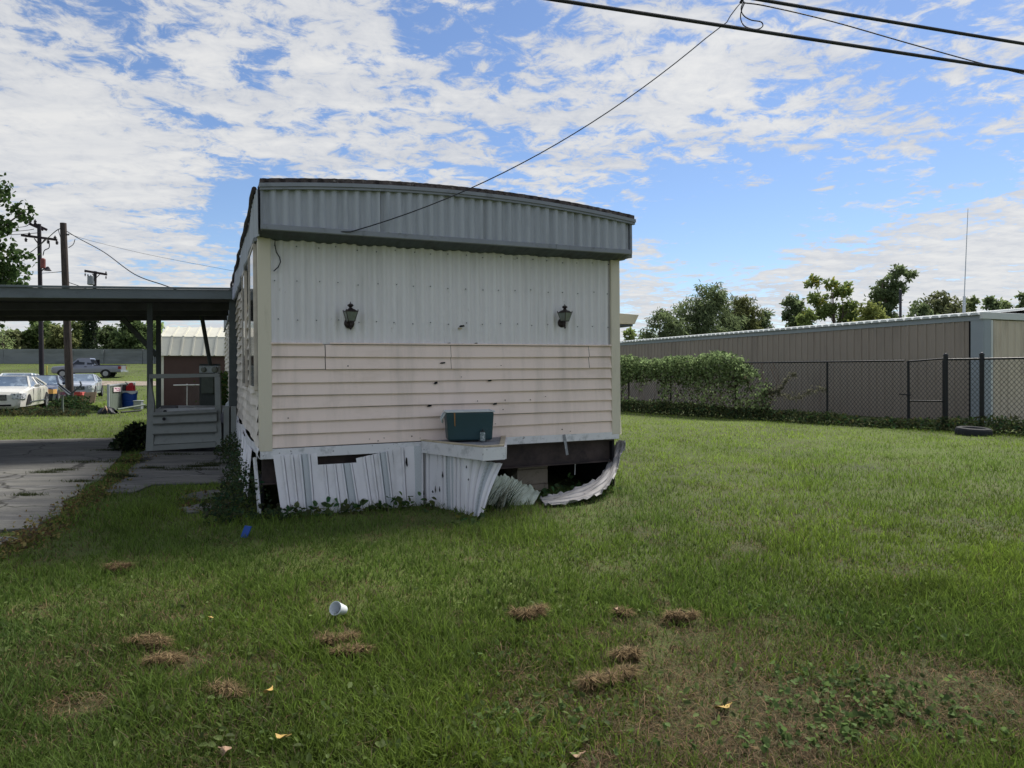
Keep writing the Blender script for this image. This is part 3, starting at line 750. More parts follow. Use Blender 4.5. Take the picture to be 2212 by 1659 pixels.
b = MB(); b.lathe([(.026, 0), (.030, .004), (.029, .085), (.024, .095), (.024, .1)], 16); b.build("jar_body", mat("cloudy grey glass", lin(120, 132, 134), .25, .2, 30, dirt=[(lin(220, 224, 224), 40, (1, 1, 1), .55, .6, .6)]), jar, smooth=False)
b = MB(); b.lathe([(.027, .1), (.027, .108), (.008, .112), (.005, .13), (.001, .132)], 12); b.build("lid", m_cable, jar)
# ------------------------------------------------------------------ ground, slabs, road
m_ground = mat("soil and thatch", (.062, .078, .022), .95, .35, 1.5, dirt=[((.085, .070, .036), .8, (1, 1, 1), .52, .72, .6), ((.03, .028, .015), 22, (1, 1, 1), .5, .7, .6), ((.10, .14, .022), .15, (1, 1, 1), .4, .6, .6)], bump=.7, bscale=50)
xs = np.unique(np.concatenate([np.linspace(-12, 16, 113), np.linspace(-60, 60, 61), np.linspace(-700, 700, 21)]))
ys = np.unique(np.concatenate([np.linspace(-6, 24, 121), np.linspace(24, 100, 60), np.linspace(-100, -6, 6), np.linspace(100, 1500, 20)]))
XX, YY = np.meshgrid(xs, ys); V = np.stack([XX.ravel(), YY.ravel(), gz(XX.ravel(), YY.ravel())], 1)
nx = len(xs); ii, jj = np.meshgrid(np.arange(nx - 1), np.arange(len(ys) - 1)); a = (jj * nx + ii).ravel()
gr = npmesh("ground", V, np.stack([a, a + 1, a + nx + 1, a + nx], 1), None, m_ground, smooth=True); gr['kind'] = 'structure'

m_slab = mat("worn concrete drive", lin(108, 107, 102), .9, .12, .8, (1, 2.2, 1), dirt=[(lin(66, 66, 70), 1.3, (.6, 2.4, 1), .42, .66, .75), (lin(142, 141, 138), 2.0, (.7, 2.4, 1), .56, .72, .5), (lin(48, 46, 44), 5.0, (.6, 3.5, 1), .58, .68, .7), (lin(44, 42, 42), 26, (.6, 1, 1), .6, .68, .5)], bump=.6, bscale=30)
def add_cracks(mt_, scale, col, w):
    nt = mt_.node_tree; N = nt.nodes.new; L = nt.links.new; bs = nt.nodes['Principled BSDF']
    src = bs.inputs['Base Color'].links[0].from_socket
    tc = N("ShaderNodeTexCoord"); nz = N("ShaderNodeTexNoise"); nz.inputs['Scale'].default_value = 3; nz.inputs['Detail'].default_value = 4; L(tc.outputs['Object'], nz.inputs['Vector'])
    ad = N("ShaderNodeVectorMath"); ad.operation = 'MULTIPLY_ADD'; L(nz.outputs['Color'], ad.inputs[0]); ad.inputs[1].default_value = (.5, .5, 0); L(tc.outputs['Object'], ad.inputs[2])
    vo = N("ShaderNodeTexVoronoi"); vo.feature = 'DISTANCE_TO_EDGE'; vo.inputs['Scale'].default_value = scale; L(ad.outputs[0], vo.inputs['Vector'])
    lt_ = N("ShaderNodeMapRange"); L(vo.outputs['Distance'], lt_.inputs[0]); lt_.inputs[1].default_value = w; lt_.inputs[2].default_value = w * 2.2; lt_.inputs[3].default_value = 1; lt_.inputs[4].default_value = 0
    mx = N("ShaderNodeMix"); mx.data_type = 'RGBA'; L(lt_.outputs[0], mx.inputs[0]); L(src, mx.inputs[6]); mx.inputs[7].default_value = col; L(mx.outputs[2], bs.inputs['Base Color'])
add_cracks(m_slab, .55, (.035, .034, .030, 1), .006)
def jagged(poly, amp=.05, step=.18, seed=0):
    r_ = random.Random(seed); out = []
    n = len(poly)
    for i in range(n):
        a = poly[i]; c = poly[(i + 1) % n]; L_ = math.dist(a, c); k = max(1, int(L_ / step))
        if L_ > 9: k = 12
        for j in range(k):
            t = j / k; out.append((a[0] + (c[0] - a[0]) * t + r_.uniform(-amp, amp), a[1] + (c[1] - a[1]) * t + r_.uniform(-amp, amp)))
    return out
far = [G(-420, 962), G(0, 953), G(150, 950), G(262, 948)]
slab1 = jagged(far + [G(u, v) for u, v in [(268, 962), (262, 980), (250, 1001), (226, 1022), (222, 1040), (182, 1055), (178, 1071), (135, 1087), (146, 1094), (132, 1118), (88, 1133), (76, 1147), (0, 1150), (-500, 1152)]], .03, .2, 1)
slab2 = jagged([G(305, 978), (-6.9, 15.6), (-4.9, 16.2), G(512, 985), G(521, 1003), G(518, 1043), G(443, 1048), G(338, 1050), G(281, 1068), G(224, 1068), G(250, 1050), G(271, 1032), G(286, 1014), G(307, 992)], .03, .2, 2)
slab3 = jagged([G(u, v) for u, v in [(388, 1079), (417, 1068), (470, 1061), (497, 1070), (470, 1080), (430, 1083)]], .02, .12, 3)
slab4 = jagged([G(u, v) for u, v in [(388, 1101), (430, 1093), (498, 1088), (492, 1100), (450, 1108), (402, 1112)]], .02, .12, 4)
slab5 = jagged([G(u, v) for u, v in [(-120, 1165), (20, 1164), (46, 1170), (20, 1180), (-120, 1186)]], .02, .12, 5)
slabs = [slab1, slab2, slab3, slab4, slab5]
for k, s_ in enumerate(slabs):
    b = MB(); b.prism(s_, -.05, .028 - .002 * k); o = b.build("driveway_slab", m_slab); o['kind'] = 'structure'
# gravel track in front of the pickup
m_grav = mat("gravel and dirt track", lin(150, 138, 126), .95, .2, .9, dirt=[(lin(92, 82, 70), 1.4, (1, 1, 1), .45, .65, .7)], bump=.5, bscale=12)
def trk(s, t):
    x = -46 + s * 30; y = 50.5 + 4.0 * math.sin(s * 3 + .3) * .5 + t * (5.5 + 1.5 * math.sin(s * 9)) + s * 2
    return (x, y, gzf(x, y) + .02)
MB().grid(trk, 30, 6).build("gravel_track", m_grav)['kind'] = 'structure'

# ------------------------------------------------------------------ carport
m_cpf = mat("grey carport beam paint", lin(104, 112, 114), .6, .08, 1.5, dirt=[(lin(70, 72, 72), 4, (.4, 1, 1), .5, .7, .5)])
m_cps = mat("dark ribbed carport deck", lin(84, 84, 90), .8, .2, 5)
m_cpp = mat("dark painted post", lin(72, 78, 78), .6, .15, 4)
Z0 = 13.15
cp = empty("carport", tuple(lot(-.1, 6.5, 0)), (0, 0, YAW), "low flat roofed grey carport attached to the long side of the mobile home", "carport")
def cpz(x): return 2.86 + .034 * x       # roof slopes down away from the home (x is negative)
b = MB()
for i in range(40):
    xa = -8.6 + i * 8.6 / 40; xb = xa + 8.6 / 40
    b.hexa([(xa, .05, cpz(xa) + .055), (xb, .05, cpz(xb) + .055), (xb, 4.6, cpz(xb) + .055), (xa, 4.6, cpz(xa) + .055), (xa, .05, cpz(xa) + .10 + .03 * (i % 2)), (xb, .05, cpz(xb) + .10 + .03 * (i % 2)), (xb, 4.6, cpz(xb) + .10), (xa, 4.6, cpz(xa) + .10)])
b.build("roof_deck", m_cps, cp)
b = MB(); b.hexa([(-8.6, -.06, cpz(-8.6) - .01), (0, -.06, cpz(0) - .01), (0, .0, cpz(0) - .01), (-8.6, 0, cpz(-8.6) - .01), (-8.6, -.06, cpz(-8.6) + .16), (0, -.06, cpz(0) + .16), (0, 0, cpz(0) + .16), (-8.6, 0, cpz(-8.6) + .16)])
b.bar((-8.6, -.075, cpz(-8.6) + .18), (0, -.075, cpz(0) + .18), .05, .035)
b.build("fascia_beam", m_cpf, cp, bevel=.004)
b = MB()
for y in (1.5, 3.0, 4.52):
    b.bar((-8.6, y, cpz(-8.6) - .02), (0, y, cpz(0) - .02), .09, .14)
b.build("joist", m_cps, cp)
def cppost(u, Y, w, d=.09, zb=0.0, ztop=None, lean=0):
    p = P(u, 900, Y); q = WM[cp.name].inverted() @ Vector((p.x, p.y, 0)); zt = cpz(q.x) - .0
    b = MB(); b.hexa([(q.x - w / 2, q.y - d / 2, zb), (q.x + w / 2, q.y - d / 2, zb), (q.x + w / 2, q.y + d / 2, zb), (q.x - w / 2, q.y + d / 2, zb),
                      (q.x - w / 2 + lean, q.y - d / 2, zt), (q.x + w / 2 + lean, q.y - d / 2, zt), (q.x + w / 2 + lean, q.y + d / 2, zt), (q.x - w / 2 + lean, q.y + d / 2, zt)])
    return b.build("post", m_cpp, cp, bevel=.006)
cppost(324, 13.42, .10); cppost(342.5, 15.6, .10, zb=0); cppost(504, 13.3, .15)
pa = WM[cp.name].inverted() @ P(265, 688, 15.6); pb = WM[cp.name].inverted() @ P(338, 768, 15.6)
b = MB(); b.bar(pa, pb, .05, .10); b.build("brace", m_cpp, cp)
pl = P(-40, 900, 12.0); cppost(-60, 11.6, .1)

# ------------------------------------------------------------------ porch deck with boarded side gate
m_dk = mat("grey painted deck siding", lin(118, 122, 118), .6, .08, 2, dirt=[(lin(70, 72, 66), 4, (1, 1, 1), .52, .75, .5)])
m_dkt = mat("bleached deck boards", lin(158, 160, 160), .8, .12, 3, (1, 5, 1), dirt=[(lin(92, 90, 86), 4, (1, 3, 1), .5, .7, .6)])
q0 = P(318, 975, 13.1)
pd = empty("porch_deck", (q0.x, q0.y, 0), (0, 0, 0), "small grey porch deck with a boarded railing gate under the carport", "porch")
b = MB()
for k in range(12):
    y0 = 13.35 + k * .22; t0 = (y0 - 13.35) / 2.7
    uL, uR = 328, 500
    xa = (uL + 4 * t0 - 1106) / F * (13.35 + 0) + .1 - t0 * .9; 
    xa = -6.83 - .42 * (y0 - 13.35); xb = -5.30 - .40 * (y0 - 13.35)
    b.hexa([(xa, y0, .70), (xb, y0, .70), (xb - .085, y0 + .21, .70), (xa - .085, y0 + .21, .70), (xa, y0, .735), (xb, y0, .735), (xb - .085, y0 + .21, .735), (xa - .085, y0 + .21, .735)])
b.build("deck_boards", m_dkt, pd, world=True)
def quadbar(b, pts, th=.05):   # picture-free slab between four world points, thickness along +Y
    p = [Vector(x) for x in pts]; o = Vector((0, th, 0))
    b.hexa([p[0], p[1], p[1] + o, p[0] + o, p[3], p[2], p[2] + o, p[3] + o])
b = MB(); quadbar(b, [P(332, 892, 13.30), P(468, 889, 13.30), P(468, 880, 13.32), P(332, 883, 13.32)], .04); b.build("deck_rim", m_dkt, pd, world=True)
def lerp(a, c, t): return a + (c - a) * t
b = MB()
TL, TR, BL, BR = (322, 809), (474, 809), (314, 975), (479, 965)
YT, YB = 13.25, 12.95
quadbar(b, [P(314, 975, YB), P(331, 974, YB), P(333, 870, 13.13), P(322, 808, YT)], .05)
b.build("gate_stile", m_dk, pd, world=True, bevel=.004)
b = MB(); quadbar(b, [P(466, 966, YB), P(479, 965, YB), P(475, 812, YT), P(463, 812, YT)], .05); b.build("gate_stile", m_dk, pd, world=True, bevel=.004)
b = MB(); quadbar(b, [P(331, 974, YB - .003), P(466, 966, YB - .003), P(466, 955, YB), P(331, 963, YB)], .055); b.build("gate_rail", m_dk, pd, world=True, bevel=.004)
b = MB(); quadbar(b, [P(322, 818, YT - .01), P(474, 814, YT - .01), P(474, 807, YT - .01), P(322, 808, YT - .01)], .06); b.build("gate_rail", m_dk, pd, world=True, bevel=.004)
b = MB()
lev = [(962, 955), (939, 934), (917, 911), (899, 892)]
for (vl, vr) in lev:
    hl = 22 if vl > 900 else 8
    b.add([P(330, vl, 13.0), P(468, vr, 13.0), P(468, vr - 2, 12.985), P(330, vl - 2, 12.985), P(330, vl - hl, 13.06), P(468, vr - hl, 13.06)], [(0, 1, 2, 3), (3, 2, 5, 4)])
    b.add([P(330, vl, 13.0), P(468, vr, 13.0), P(468, vr, 13.05), P(330, vl, 13.05)], [(0, 3, 2, 1)])
b.build("gate_boards", m_dk, pd, world=True, solid=.006)
b = MB(); q = P(330, 930, 13.2); b.box(q.x - .08, -5.32, 13.32, 13.37, .02, .70); b.build("deck_skirt", m_cps, pd, world=True)
for (u, v) in [(357, 889), (355, 905)]:
    b = MB(); b.lathe([(.001, 0), (.03, 0), (.03, .02)], 10, Matrix.Translation(P(u, v, 13.28 if v < 900 else 12.96)) @ Matrix.Rotation(R(90), 4, 'X'))
    b.build("knot_hole", m_black, pd, world=True)
b = MB(); q = P(497, 900, 13.0); b.box(q.x - .10, q.x + .0, 12.95, 13.05, 0, .86); b.box(q.x + .03, q.x + .13, 12.96, 13.06, 0, .86); b.build("landing_post", m_dk, pd, world=True, bevel=.005)
b = MB(); p1 = P(478, 895, 13.1); p2 = P(512, 884, 13.1); b.box(p1.x, p2.x - .05, 13.06, 13.12, .55, .72); b.box(p1.x + .05, p2.x - .05, 13.13, 14.6, .70, .735); b.build("landing", m_cps, pd, world=True)
# things on the deck
rm = P(366, 878, 14.0)
rr = empty("rolled_mat", (rm.x, rm.y, .737), (0, 0, R(8)), "grey rolled mat lying on the porch deck", "mat")
b = MB(); b.lathe([(.02, -.15), (.045, -.15), (.047, 0), (.045, .15), (.02, .15)], 14, Matrix.Translation((0, 0, .047)) @ Matrix.Rotation(R(90), 4, 'Y')); b.build("roll", mat("grey rubber mat", lin(96, 96, 100), .7, .2, 10), rr)
fb = P(395, 878, 14.2); o = MB().box(-.14, .14, -.25, .25, 0, .03).build("flat_board", m_cable); o.location = (fb.x, fb.y, .737); o.rotation_euler = (0, 0, R(10)); tag(o, "black flat board lying on the deck beside the rolled mat", "board")
bp = P(497, 870, 13.9); bag = empty("plastic_bag", (bp.x, bp.y, .737), (0, 0, 0), "white plastic bag slumped on the landing beside the side wall", "bag")
b = MB(); b.grid(lambda s, t: ((.11 - .09 * t ** 2) * (1 + .25 * math.sin(s * 25 + t * 9)) * math.cos(s * 2 * math.pi), (.10 - .08 * t ** 2) * (1 + .2 * math.sin(s * 19)) * math.sin(s * 2 * math.pi), t * .2), 24, 6); b.build("bag_body", m_coolw, bag)

# ------------------------------------------------------------------ electric meter on its slanted mast
m_gal = mat("galvanised steel", lin(168, 174, 180), .4, .12, 9, metal=.3)
mp = P(452, 800, 16.6)
me_ = empty("electric_meter", (mp.x, mp.y, 0), (0, 0, 0), "grey meter box with a leaning conduit mast above the porch", "electric meter")
b = MB(); b.tube([P(455, 792, 16.6), P(437, 690, 16.6), P(433, 665, 16.6)], .048, 10); b.build("mast", m_cpp, me_, world=True)
b = MB(); a0 = P(432, 806, 16.5); a1 = P(473, 790, 16.5); b.box(a0.x, a1.x, 16.45, 16.6, a0.z, a1.z); b.build("meter_box", m_gal, me_, world=True, bevel=.012)
b = MB()
for (u, rr_) in ((440.5, .062), (465, .075)):
    b = MB(); b.lathe([(.001, 0), (rr_, 0), (rr_, .03), (rr_ * .8, .06), (.001, .062)], 18, Matrix.Translation(P(u, 798.5, 16.45)) @ Matrix.Rotation(R(90), 4, 'X'))
    b.build("meter_dial", m_lglass, me_, world=True)
b = MB(); a0 = P(436, 850, 16.5); a1 = P(462, 812, 16.5); b.box(a0.x, a1.x, 16.47, 16.66, a0.z, a1.z); b.build("breaker_cabinet", mat("green grey cabinet", lin(98, 106, 100), .6, .15, 8), me_, world=True, bevel=.01)
b = MB(); a0 = P(466, 850, 16.5); a1 = P(470, 806, 16.5); b.box(a0.x, a1.x, 16.47, 16.52, a0.z, a1.z); b.build("conduit", m_gal, me_, world=True)
b = MB(); a0 = P(428, 880, 16.6); a1 = P(476, 786, 16.7); b.box(a0.x, a1.x, 16.67, 16.70, -.02, a1.z); b.build("back_board", m_cpp, me_, world=True)

# ------------------------------------------------------------------ shed with gambrel roof
m_sroof = mat("cream ribbed roof metal", lin(208, 206, 192), .5, .04, .6, dirt=[(lin(170, 166, 150), 1.5, (1, 1, 1), .5, .75, .5)])
m_brown = mat("brown shed siding", lin(82, 64, 60), .8, .1, 2)
s0 = P(349, 900, 30); sh = empty("garden_shed", (s0.x, 30, 0), (0, 0, YAW * .5), "brown shed with a cream gambrel metal roof behind the porch", "shed")
SW = 5.2
b = MB(); b.box(0, SW, 0, 2.8, 0, 2.2); b.prism([(0, 2.2), (.45, 3.02), (1.4, 3.42), (2.35, 3.02), (2.8, 2.2)], 0.01, SW - .01, Matrix(((0, 0, 1, 0), (1, 0, 0, 0), (0, 1, 0, 0), (0, 0, 0, 1)))); b.build("wall", m_brown, sh)
b = MB()
def rf(b, y0, z0, y1, z1):
    b.grid(lambda s, t: (-.12 + s * (SW + .24), y0 + (y1 - y0) * t, z0 + (z1 - z0) * t), 2, 1)
    n = int(SW / .42)
    for i in range(n + 1):
        x = -.12 + i * (SW + .24) / n; b.bar((x, y0, z0 + .02), (x, y1, z1 + .02), .05, .05)
rf(b, -.14, 2.20, .40, 3.04)
b.build("roof", m_sroof, sh, solid=.03)
b = MB(); rf(b, .37, 3.03, 1.4, 3.50); b.build("roof", m_sroof, sh, solid=.03)
b = MB(); rf(b, 2.94, 2.20, 2.4, 3.04); rf(b, 2.43, 3.03, 1.4, 3.50); b.build("roof", m_sroof, sh, solid=.03)
b = MB(); b.box(-.02, .09, -.03, .06, 0, 2.2); b.build("corner_trim", m_sroof, sh); b = MB(); b.box(SW - .09, SW + .02, -.03, .06, 0, 2.2); b.build("corner_trim", m_sroof, sh)
m_wire = mat("dark chain link wire", lin(44, 46, 48), .5, .15, 30, metal=.2)
# low wire panel with a bleached rail in front of the shed
wr = empty("wire_screen", tuple(P(410, 880, 24)), (0, 0, 0), "small wire panel with a white top rail in front of the brown shed", "wire panel")
b = MB(); b.tube([P(375, 832, 24), P(436, 831, 24)], .02, 6); b.tube([P(404, 829, 24), P(404, 886, 24)], .012, 5); b.tube([P(436, 831, 24), P(436, 886, 24)], .015, 5); b.build("top_rail", m_white, wr, world=True)
b = MB(); 
A = P(380, 832, 24); Bp = P(436, 886, 24); hh_ = A.z - .02
for k in range(-14, 26):
    xa = A.x + k * .06
    for sg in (1, -1):
        x0_, x1_ = (xa, xa + hh_) if sg > 0 else (xa + hh_, xa)
        z0_, z1_ = .02, A.z
        # clip to the panel
        pts = []
        for t in np.linspace(0, 1, 15):
            x_ = x0_ + (x1_ - x0_) * t
            if A.x + .25 <= x_ <= Bp.x: pts.append((x_, 24, z0_ + (z1_ - z0_) * t))
        if len(pts) > 1: b.bar(pts[0], pts[-1], .0035, .0035)
b.build("wire_mesh", m_wire, wr, world=True)

# ------------------------------------------------------------------ floodwall on the levee
m_conc = mat("stained concrete floodwall", lin(128, 132, 134), .9, .08, .25, (1, 1, 1), dirt=[(lin(84, 88, 86), .5, (.3, 1, 1.5), .45, .65, .7)])
fw = empty("flood_wall", (-60, 85, 2.5), (0, 0, 0), "long grey concrete floodwall along the grassy levee behind the cars", "wall")
b = MB()
for i in range(9):
    x0 = -95 + i * 8.4
    if x0 > -47 - 4: break
    b.box(x0, x0 + 8.36, 85, 85.35, 2.2, 4.34); b.box(x0, x0 + 8.37, 84.9, 85.5, 2.1, 3.30)
b.build("wall_panel", m_conc, fw, world=True)
b = MB(); b.box(-44.6, -30, 85.0, 85.4, 2.2, 4.28)
for x in (-49.5, -43.4, -36): b.box(x, x + .25, 84.8, 85.0, 2.2, 4.2)
b.build("wall_panel", m_conc, fw, world=True)
m_yel = mat("yellow marker paint", lin(170, 164, 84), .6, .1)
ys_ = P(101, 825, 60); o = MB().box(-.045, .045, -.045, .045, 0, 1.1).box(-.055, .055, -.055, .055, 1.02, 1.14).build("marker_post", m_yel, bevel=.02); o.location = (ys_.x, 60, gzf(ys_.x, 60)); tag(o, "thin yellow marker post standing on the levee grass", "post")

# ------------------------------------------------------------------ metal building and its yard fence
m_bw = mat("taupe ribbed building metal", lin(150, 139, 128), .55, .05, .7, (1, 1, .3), dirt=[(lin(106, 98, 92), .8, (1, 1, .4), .5, .75, .5), (lin(112, 92, 76), 3.5, (1, 1.5, .12), .58, .8, .5)])
m_bf = mat("brightened beige building metal", lin(196, 184, 166), .55, .06, .7, (1, 1, .3), dirt=[(lin(150, 138, 122), 2, (2, 2, .4), .5, .7, .5)])  # paler than the side wall: brighter daylight on the front put into the colour
m_bt = mat("light blue grey trim metal", lin(144, 152, 158), .5, .04, 2)
m_roofw = mat("pale galvanised roof sheet", lin(196, 200, 198), .5, .05, 2)
bc = Vector((13.52, 20.2, 0)); BYAW = math.atan2(7.3, 18.6)      # long wall runs from the corner away along +y of this frame
mb = empty("metal_building", tuple(bc), (0, 0, BYAW), "long low taupe metal building with white roof edge beyond the fence", "building")
BH = 3.0; BL = 26
def rib(x, pitch=.305, d=.032):
    p = (x / pitch) % 1
    a = max(0, min(1, (.12 - abs(p - .5)) / .05))
    m_ = max(0, min(.25, (.04 - min(abs(p - .12), abs(p - .88))) / .05))
    return d * max(a, m_)
ysb = []
k = 0.0
while k < BL:
    for q in (0, .08, .12, .16, .36, .38, .43, .57, .62, .64, .84, .88, .92): ysb.append(k + q * .305)
    k += .305
b = MB(); bs = 0
for y in ysb:
    b.v.append((-rib(y), .42 + y, -.05)); b.v.append((-rib(y), .42 + y, BH))
for i in range(len(ysb) - 1): b.f.append((2 * i, 2 * i + 1, 2 * i + 3, 2 * i + 2)); b.m.append(0)
b.build("side_wall", m_bw, mb)
b = MB()
for y in ysb:
    if y > 13: break
    b.v.append((.40 + y, -rib(y + .1), -.05)); b.v.append((.40 + y, -rib(y + .1), BH + .0))
n = len(b.v) // 2
for i in range(n - 1): b.f.append((2 * i, 2 * i + 2, 2 * i + 3, 2 * i + 1)); b.m.append(0)
b.build("front_wall", m_bf, mb)
b = MB(); b.box(.02, 13, .02, BL, -.05, BH - .02); b.build("inner_wall", m_black, mb)
b = MB(); b.box(-.035, .0, -.035, .34, -.04, BH + .02); b.box(0, .0 + .28, -.04, -.001, -.04, BH + .05); b.build("corner_trim", m_bt, mb, bevel=.004)
b = MB(); b.box(.28, .36, -.045, -.001, -.04, BH); b.build("front_trim", m_roofw, mb)
b = MB(); b.box(-.045, .01, -.04, BL + .4, BH - .01, BH + .14); b.build("eave_trim", m_bt, mb)
b = MB(); b.box(-.10, 13.5, -.07, .03, BH + .02, BH + .22); b.build("front_fascia", m_roofw, mb, bevel=.01)
b = MB()
n = int((BL + .3) / .305)
for i in range(n):
    y0 = -.0 + i * .305 + .03; y1 = y0 + .275
    b.add([(-.14, y0, BH + .145), (-.14, y0 + .05, BH + .215), (-.14, y1 - .05, BH + .215), (-.14, y1, BH + .145), (5, y0, BH + .65), (5, y0 + .05, BH + .69), (5, y1 - .05, BH + .69), (5, y1, BH + .65)], [(0, 1, 5, 4), (1, 2, 6, 5), (2, 3, 7, 6), (0, 3, 2, 1)])
b.add([(-.12, 0, BH + .145), (-.12, BL, BH + .145), (5, BL, BH + .645), (5, 0, BH + .645), (13.3, 0, BH + .1), (13.3, BL, BH + .1)], [(0, 1, 2, 3), (3, 2, 5, 4)])
b.build("roof", m_roofw, mb)
# antenna and pole that rise behind its roof
an = empty("whip_antenna", tuple(P(2082, 760, 23.5)), (0, 0, 0), "tall thin whip antenna standing up from the metal building roof", "antenna")
an.location.z = 3.2; WM[an.name] = Matrix.Translation(an.location)
b = MB(); b.tube([P(2082, 690, 23.5), P(2083, 640, 23.5)], .045, 8); b.build("antenna_base", m_gal, an, world=True)
b = MB(); b.tube([P(2083, 642, 23.5), P(2087, 545, 23.5), P(2091, 451, 23.5)], [.018, .014, .009], 6); b.build("whip", m_gal, an, world=True)
o = MB().tube([(0, 0, -3), (0, 0, 1.15)], .055, 8).lathe([(.06, 1.15), (.05, 1.2), (.01, 1.22)], 8).build("iron_pole", m_cable); pp = P(1945, 686, 30); o.location = pp; tag(o, "short black pole sticking up behind the metal building roof", "pole")

m_fpost = mat("black coated fence steel", lin(26, 28, 32), .45, .2, 12)
fa = Vector((4.57 - .766 * 8, 26.8 + 8.0, 0)); fb_ = Vector((11.2, 18.2, 0)); fd = (fb_ - fa).normalized(); FL0 = (fb_ - fa).length
fence = empty("chain_link_fence", tuple(fa), (0, 0, math.atan2(fd.y, fd.x)), "black chain link fence with a narrow gate in front of the metal building", "fence")
FL = FL0 + 6.5; FH = 1.80
IFM = WM[fence.name].inverted()
def fx(u):      # distance along the fence of column u
    t = (u - 1106) / F; return (t * fa.y - fa.x) / (fd.x - t * fd.y)
posts = [fx(u) for u in (1358, 1449, 1589, 1787)]
g0, g1 = fx(1962), fx(2043)
allp = [posts[0] - 6, posts[0] - 3] + posts + [g0, g1, fx(2121), fx(2121) + 3]
b = MB(); b.tube([(0, 0, FH), (g0 - .1, 0, FH)], .024, 8); b.build("top_rail", m_fpost, fence)
b = MB(); b.tube([(g1, 0, FH + .02), (FL, 0, FH + .04)], .026, 8); b.build("top_rail", m_fpost, fence)
for i, x in enumerate(allp):
    big = abs(x - g1) < .01 or abs(x - fx(2121)) < .01
    b = MB(); b.tube([(x, 0, -.05), (x, 0, FH + (.12 if big else .0))], .055 if big else .030, 10)
    if big: b.lathe([(.06, FH + .11), (.06, FH + .14), (.03, FH + .18), (.001, FH + .19)], 10, Matrix.Translation((x, 0, 0)))
    b.build("post", m_fpost, fence)
def chain(x0, x1, z0, z1, y, parent, nm="wire_mesh", pit=.105):
    b = MB(); H = z1 - z0; k = x0 - H
    wx = H * .80
    while k < x1:
        for sg in (1, -1):
            xa, xb = (k, k + wx) if sg > 0 else (k + wx, k)
            za, zb = z0, z1
            def clip(xa, za, xb, zb):
                for lo, hi in ((x0, x1),):
                    if xa == xb: return None
                    t0, t1 = 0.0, 1.0
                    ta = (lo - xa) / (xb - xa); tb = (hi - xa) / (xb - xa)
                    if ta > tb: ta, tb = tb, ta
                    t0 = max(t0, ta); t1 = min(t1, tb)
                    if t0 >= t1: return None
                    return (xa + (xb - xa) * t0, za + (zb - za) * t0, xa + (xb - xa) * t1, za + (zb - za) * t1)
            c = clip(xa, za, xb, zb)
            if c: b.bar((c[0], y + sg * .003, c[1]), (c[2], y + sg * .003, c[3]), .008, .008)
        k += pit
    # knuckled twists along the top
    k = x0
    while k < x1 and nm == "wire_mesh":
        b.bar((k, y, z1), (k + .01, y, z1 + .05), .007, .007); k += pit
    return b.build(nm, m_wire, parent)
chain(0, g0, .03, FH, .02, fence); chain(g1, FL, .03, FH + .02, .02, fence)
gt = MB()
gw0, gw1 = g0 + .03, g1 - .06
gt.tube([(gw0, 0, .08), (gw0 - .02, 0, FH - .02)], .022, 8); gt.tube([(gw1, 0, .06), (gw1, 0, FH + .01)], .022, 8)
gt.tube([(gw0, 0, .08), (gw1, 0, .06)], .020, 8); gt.tube([(gw0, 0, .72), (gw1, 0, .74)], .020, 8); gt.tube([(gw0 - .02, 0, FH - .02), (gw1, 0, FH + .04)], .022, 8)
gt.tube([(gw0 - .25, -.03, .90), (gw0 + .05, -.03, .88)], .018, 6)
gate = gt.build("gate", m_fpost, fence)
chain(gw0, gw1, .08, FH - .02, .0, gate, "gate_mesh")
# tyre half sunk in the grass
m_tyre = mat("black tyre rubber", lin(38, 40, 44), .75, .25, 12, dirt=[(lin(74, 74, 72), 10, (1, 1, 1), .55, .7, .5)])
tp = G(2130, 944); ty = empty("old_tyre", (tp[0], tp[1] + .45, -.04), (R(3), 0, R(20)), "old black truck tyre lying flat in the weeds by the fence", "tyre")
b = MB(); prof = []
for (r_, z) in [(.28, .02), (.36, .0), (.42, .02), (.445, .06), (.45, .13), (.445, .20), (.42, .25), (.36, .27), (.29, .255), (.26, .22), (.25, .13), (.26, .05), (.28, .02)]: prof.append((r_, z))
n = 40
for i, (r_, z) in enumerate(prof):
    for j in range(n):
        a_ = 2 * math.pi * j / n; q = (.008 if (j % 2 and .40 < r_) else 0)
        b.v.append(((r_ - q) * math.cos(a_), (r_ - q) * math.sin(a_), z))
for i in range(len(prof) - 1):
    for j in range(n):
        a0 = i * n + j; a1 = i * n + (j + 1) % n; b.f.append((a0, a1, a1 + n, a0 + n)); b.m.append(0)
b.build("tyre_casing", m_tyre, ty); ty.scale = (.84, .84, .84)

